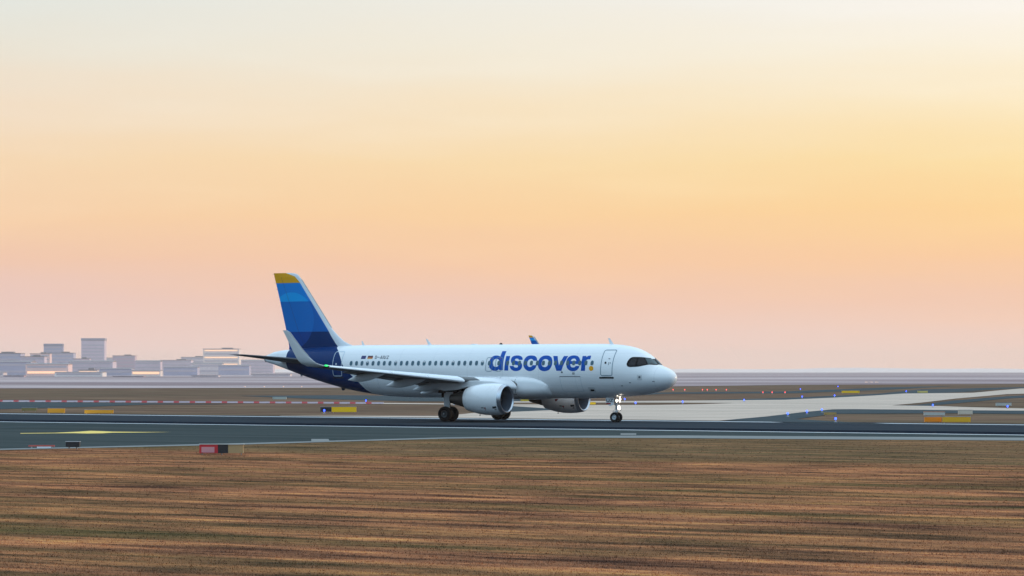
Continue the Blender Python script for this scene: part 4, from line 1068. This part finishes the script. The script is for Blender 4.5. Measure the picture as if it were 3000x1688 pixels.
# ------------------------------------------------------------------ buildings
BC = {'lilac grey': (.66, .52, .56), 'pale grey': (.74, .61, .60), 'slate blue': (.46, .42, .50), 'pinkish': (.86, .58, .52), 'cream': (.84, .68, .60), 'mauve': (.60, .44, .48), 'white': (.86, .75, .71)}  # wall colours paled, so the haze fade is partly in the paint
M_bwin = mat('haze-paled glazing', (.55, .46, .49), .5, var=.3); M_bwarm = mat('lit building windows', (.8, .5, .3), .4, emit=(1, .55, .35, 1), estr=.9)  # unlit glazing paled for haze like the walls
M_roof = mat('flat roof', (.30, .25, .25), .9)
blds = [  # px0, px1, top y, distance, colour, kind, lit
 (-60, 60, 1036, 1500, 'slate blue', 'terminal', 0), (60, 130, 1046, 1400, 'lilac grey', 'block', 0), (88, 146, 1037, 1750, 'pinkish', 'block', 0), (128, 182, 1014, 2400, 'slate blue', 'tower', 0), (140, 215, 1035, 1800, 'slate blue', 'block', 0),
 (238, 306, 998, 3200, 'lilac grey', 'tower', 0), (215, 262, 1052, 1600, 'lilac grey', 'block', 1), (-80, 90, 1061, 1150, 'slate blue', 'hall', 0), (75, 200, 1068, 1100, 'pinkish', 'hall', 1), (200, 330, 1060, 1500, 'lilac grey', 'hall', 0),
 (330, 395, 1043, 2000, 'mauve', 'block', 0), (300, 372, 1049, 2300, 'cream', 'block', 0), (395, 470, 1060, 1700, 'lilac grey', 'hall', 0), (160, 300, 1091, 960, 'white', 'hall', 0), (230, 285, 1085, 1250, 'cream', 'block', 1), (292, 385, 1081, 1150, 'slate blue', 'hall', 0),
 (385, 470, 1086, 1000, 'cream', 'hall', 1), (480, 578, 1077, 1150, 'slate blue', 'hall', 0), (470, 560, 1056, 2200, 'lilac grey', 'block', 0), (530, 610, 1047, 2300, 'pale grey', 'block', 0), (560, 650, 1066, 1600, 'pale grey', 'hall', 0), (595, 700, 1023, 2600, 'cream', 'terminal', 1),
 (640, 730, 1072, 1300, 'slate blue', 'hall', 0), (700, 800, 1058, 2100, 'lilac grey', 'hall', 0), (735, 850, 1096, 1000, 'pale grey', 'hall', 0), (850, 960, 1108, 900, 'lilac grey', 'hall', 0), (62, 103, 1117, 800, 'pinkish', 'shed', 0), (132, 180, 1112, 770, 'pinkish', 'shed', 0),
 (-90, 10, 1092, 1000, 'pale grey', 'hall', 0), (10, 70, 1100, 900, 'mauve', 'hall', 0), (330, 420, 1102, 900, 'mauve', 'hall', 0), (560, 640, 1100, 900, 'pale grey', 'hall', 0)]
blds.sort(key=lambda b: b[0] + b[1])
cnt = {}
for (x0, x1, yt, D, colr, kind, lit) in blds:
    key = (colr, kind); cnt[key] = cnt.get(key, 0) + 1
tot = dict(cnt); cnt = {}
words = {'hall': 'long low hall', 'block': 'boxy block', 'tower': 'tall tower', 'terminal': 'broad terminal building', 'shed': 'small shed'}
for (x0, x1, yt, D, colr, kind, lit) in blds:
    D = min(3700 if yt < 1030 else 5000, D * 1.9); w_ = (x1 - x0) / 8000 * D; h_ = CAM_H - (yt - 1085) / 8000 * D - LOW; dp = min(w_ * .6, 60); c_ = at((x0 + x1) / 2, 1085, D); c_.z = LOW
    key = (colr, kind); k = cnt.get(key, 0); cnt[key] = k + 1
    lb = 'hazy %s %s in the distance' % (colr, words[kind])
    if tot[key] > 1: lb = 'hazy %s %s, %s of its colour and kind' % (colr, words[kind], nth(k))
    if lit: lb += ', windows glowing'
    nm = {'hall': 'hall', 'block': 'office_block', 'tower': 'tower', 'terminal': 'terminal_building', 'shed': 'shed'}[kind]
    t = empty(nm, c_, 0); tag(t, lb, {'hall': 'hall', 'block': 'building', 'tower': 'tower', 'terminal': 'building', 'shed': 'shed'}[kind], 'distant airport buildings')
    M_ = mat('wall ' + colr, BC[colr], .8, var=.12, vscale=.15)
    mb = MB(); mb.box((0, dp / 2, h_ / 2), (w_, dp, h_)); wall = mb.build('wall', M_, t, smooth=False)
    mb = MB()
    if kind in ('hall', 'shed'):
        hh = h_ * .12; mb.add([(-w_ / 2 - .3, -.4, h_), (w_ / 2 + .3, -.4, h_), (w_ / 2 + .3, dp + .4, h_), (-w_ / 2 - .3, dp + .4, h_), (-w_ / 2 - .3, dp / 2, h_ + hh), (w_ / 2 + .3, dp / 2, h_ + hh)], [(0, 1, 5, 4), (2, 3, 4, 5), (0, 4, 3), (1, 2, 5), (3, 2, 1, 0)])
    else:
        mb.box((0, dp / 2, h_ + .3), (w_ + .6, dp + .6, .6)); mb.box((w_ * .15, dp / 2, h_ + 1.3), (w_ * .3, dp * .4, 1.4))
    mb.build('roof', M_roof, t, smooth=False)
    ns = max(1, int(h_ / 4.2))
    for i in range(min(ns, 9)):
        zc_ = (i + .6) * h_ / ns; mb = MB(); m_ = max(3, int(w_ / 5))
        mb.box((0, -.06, zc_), (w_ * .92, .12, min(1.7, h_ / ns * .4)))
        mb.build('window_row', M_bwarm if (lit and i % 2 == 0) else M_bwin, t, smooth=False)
    if kind == 'tower':
        mb = MB(); mb.box((0, dp / 2, h_ + 1.9), (w_ * 1.02, dp * 1.02, 2.6)); mb.build('roof_cab', mat('dark tower cab', (.34, .32, .38), .5), t, smooth=False)

# ------------------------------------------------------------------ air
HZ = 6.5e-5
m = bpy.data.materials.new('haze air'); m.use_nodes = True; t = NT(m.node_tree)
t.n.remove(t.n['Principled BSDF']); pv = t.add('ShaderNodeVolumePrincipled'); pv.inputs['Density'].default_value = HZ
pv.inputs['Color'].default_value = (1.0, .80, .68, 1); pv.inputs['Anisotropy'].default_value = .0
t.l.new(pv.outputs[0], t.n['Material Output'].inputs['Volume'])
hc = ap(0, (E - 400) / 2); mb = MB(); mb.box((hc.x, hc.y, 22.8), (2 * E + 100, E + 500, 49), rot=-TH); hz = mb.build('haze', m, smooth=False); tag(hz, kind='stuff')

# ------------------------------------------------------------------ sky
wd = bpy.data.worlds.new('World'); scene.world = wd; wd.use_nodes = True; t = NT(wd.node_tree)
bg = t.n['Background']
d = t.add('ShaderNodeTexCoord').outputs['Generated']
sp = t.add('ShaderNodeSeparateXYZ'); t.l.new(d, sp.inputs[0])
el = t.math('MULTIPLY', t.math('ARCSINE', sp.outputs[2]), 180 / math.pi)         # elevation in degrees
az = t.math('MULTIPLY', t.math('ARCTAN2', sp.outputs[0], sp.outputs[1]), 180 / math.pi)
# thin streaky cloud, stretched along the horizon
nv = t.add('ShaderNodeCombineXYZ'); t.set(nv.inputs[0], t.math('MULTIPLY', az, .10)); t.set(nv.inputs[1], t.math('MULTIPLY', el, .75))
n = t.noise(nv.outputs[0], 1.0, 5, .55)
e2 = t.math('ADD', el, t.math('MULTIPLY', t.math('SUBTRACT', n, .5), 1.3))
k = t.math('DIVIDE', e2, 20.0, clamp=True)
def yy(y): return math.degrees(math.atan((1085 - y) / 8000)) / 20
left = [(0, srgb(228, 204, 198)), (yy(980), srgb(229, 200, 192)), (yy(880), srgb(230, 196, 185)), (yy(770), srgb(238, 197, 172)), (yy(640), srgb(245, 206, 168)), (yy(480), srgb(247, 217, 180)), (yy(320), srgb(243, 224, 200)), (yy(150), srgb(235, 229, 214)), (yy(0), srgb(228, 230, 222)), (.6, srgb(205, 222, 232)), (1, srgb(180, 208, 232))]
right = [(0, srgb(233, 206, 194)), (yy(980), srgb(236, 203, 188)), (yy(880), srgb(240, 198, 172)), (yy(770), srgb(248, 202, 158)), (yy(620), srgb(253, 212, 152)), (yy(480), srgb(254, 224, 166)), (yy(320), srgb(254, 234, 194)), (yy(150), srgb(253, 243, 222)), (yy(0), srgb(251, 245, 235)), (.6, srgb(225, 230, 232)), (1, srgb(190, 214, 234))]
wside = t.math('MULTIPLY_ADD', az, 1 / 21.0, .5, clamp=True)
def up(st): return [(p_, tuple(c_ * (1 + .10 * max(0, 1 - p_ / .22) * w_) for c_, w_ in zip(c[:3], (1.05, 1.0, .85))) + (1,)) for p_, c in st]
front = t.mix(wside, t.ramp(k, up(left)), t.ramp(k, up(right)))
front = t.mix(t.math('MULTIPLY', t.math('SUBTRACT', n, .5), .09), front, (1, 1, 1, 1), 'ADD')
# the rest of the dome: clear evening sky
sky = t.add('ShaderNodeTexSky'); sky.sky_type = 'NISHITA'; sky.sun_disc = False
sky.sun_elevation = R(3); sky.sun_rotation = R(62); sky.air_density = 1.2; sky.dust_density = 1.5
dome = t.ramp(t.math('DIVIDE', el, 90.0, clamp=True), [(0, (.13, .17, .22, 1)), (.06, (.22, .32, .44, 1)), (.16, (.38, .66, .92, 1)), (.40, (.84, 1.22, 1.56, 1)), (1, (.80, .92, 1.04, 1))])
dome = t.mix(.25, dome, t.mix(1.0, sky.outputs[0], (.12, .12, .12, 1), 'MULTIPLY'), 'ADD')
aw = t.math('ABSOLUTE', az)
# warm zone fades out with azimuth from the picture's centre and with height
fa = t.math('SUBTRACT', 1.0, t.math('DIVIDE', t.math('SUBTRACT', t.math('ABSOLUTE', t.math('SUBTRACT', az, 20)), 50.0), 45.0, clamp=True))
fe = t.math('SUBTRACT', 1.0, t.math('DIVIDE', t.math('SUBTRACT', el, 9.0), 16.0, clamp=True))
t.set(bg.inputs['Color'], t.mix(t.math('MULTIPLY', fa, fe), dome, front)); bg.inputs['Strength'].default_value = 1.0

ld = bpy.data.lights.new('sun', 'SUN'); ld.energy = 1.6; ld.angle = R(4); ld.color = (1, .78, .55)
lo = bpy.data.objects.new('sun', ld); COL.objects.link(lo)
az_s, el_s = R(66), R(6)
dirv = -Vector((math.sin(az_s) * math.cos(el_s), math.cos(az_s) * math.cos(el_s), math.sin(el_s)))
lo.rotation_euler = dirv.to_track_quat('-Z', 'Y').to_euler()

# ------------------------------------------------------------------ camera
cd_ = bpy.data.cameras.new('camera'); cd_.sensor_width = 36; cd_.lens = 36 * F; cd_.shift_y = (1085 - 844) / 3000.0
cd_.clip_end = 30000; cd_.clip_start = .5
cam = bpy.data.objects.new('camera', cd_); COL.objects.link(cam); cam.location = (0, 0, CAM_H); cam.rotation_euler = (R(90), 0, 0)
scene.camera = cam
scene.view_settings.view_transform = 'Standard'; scene.view_settings.look = 'None'; scene.view_settings.exposure = 0; scene.view_settings.gamma = 1
scene.cycles.max_bounces = 6; scene.cycles.volume_bounces = 1; scene.cycles.use_denoising = True
scene.cycles.transparent_max_bounces = 8
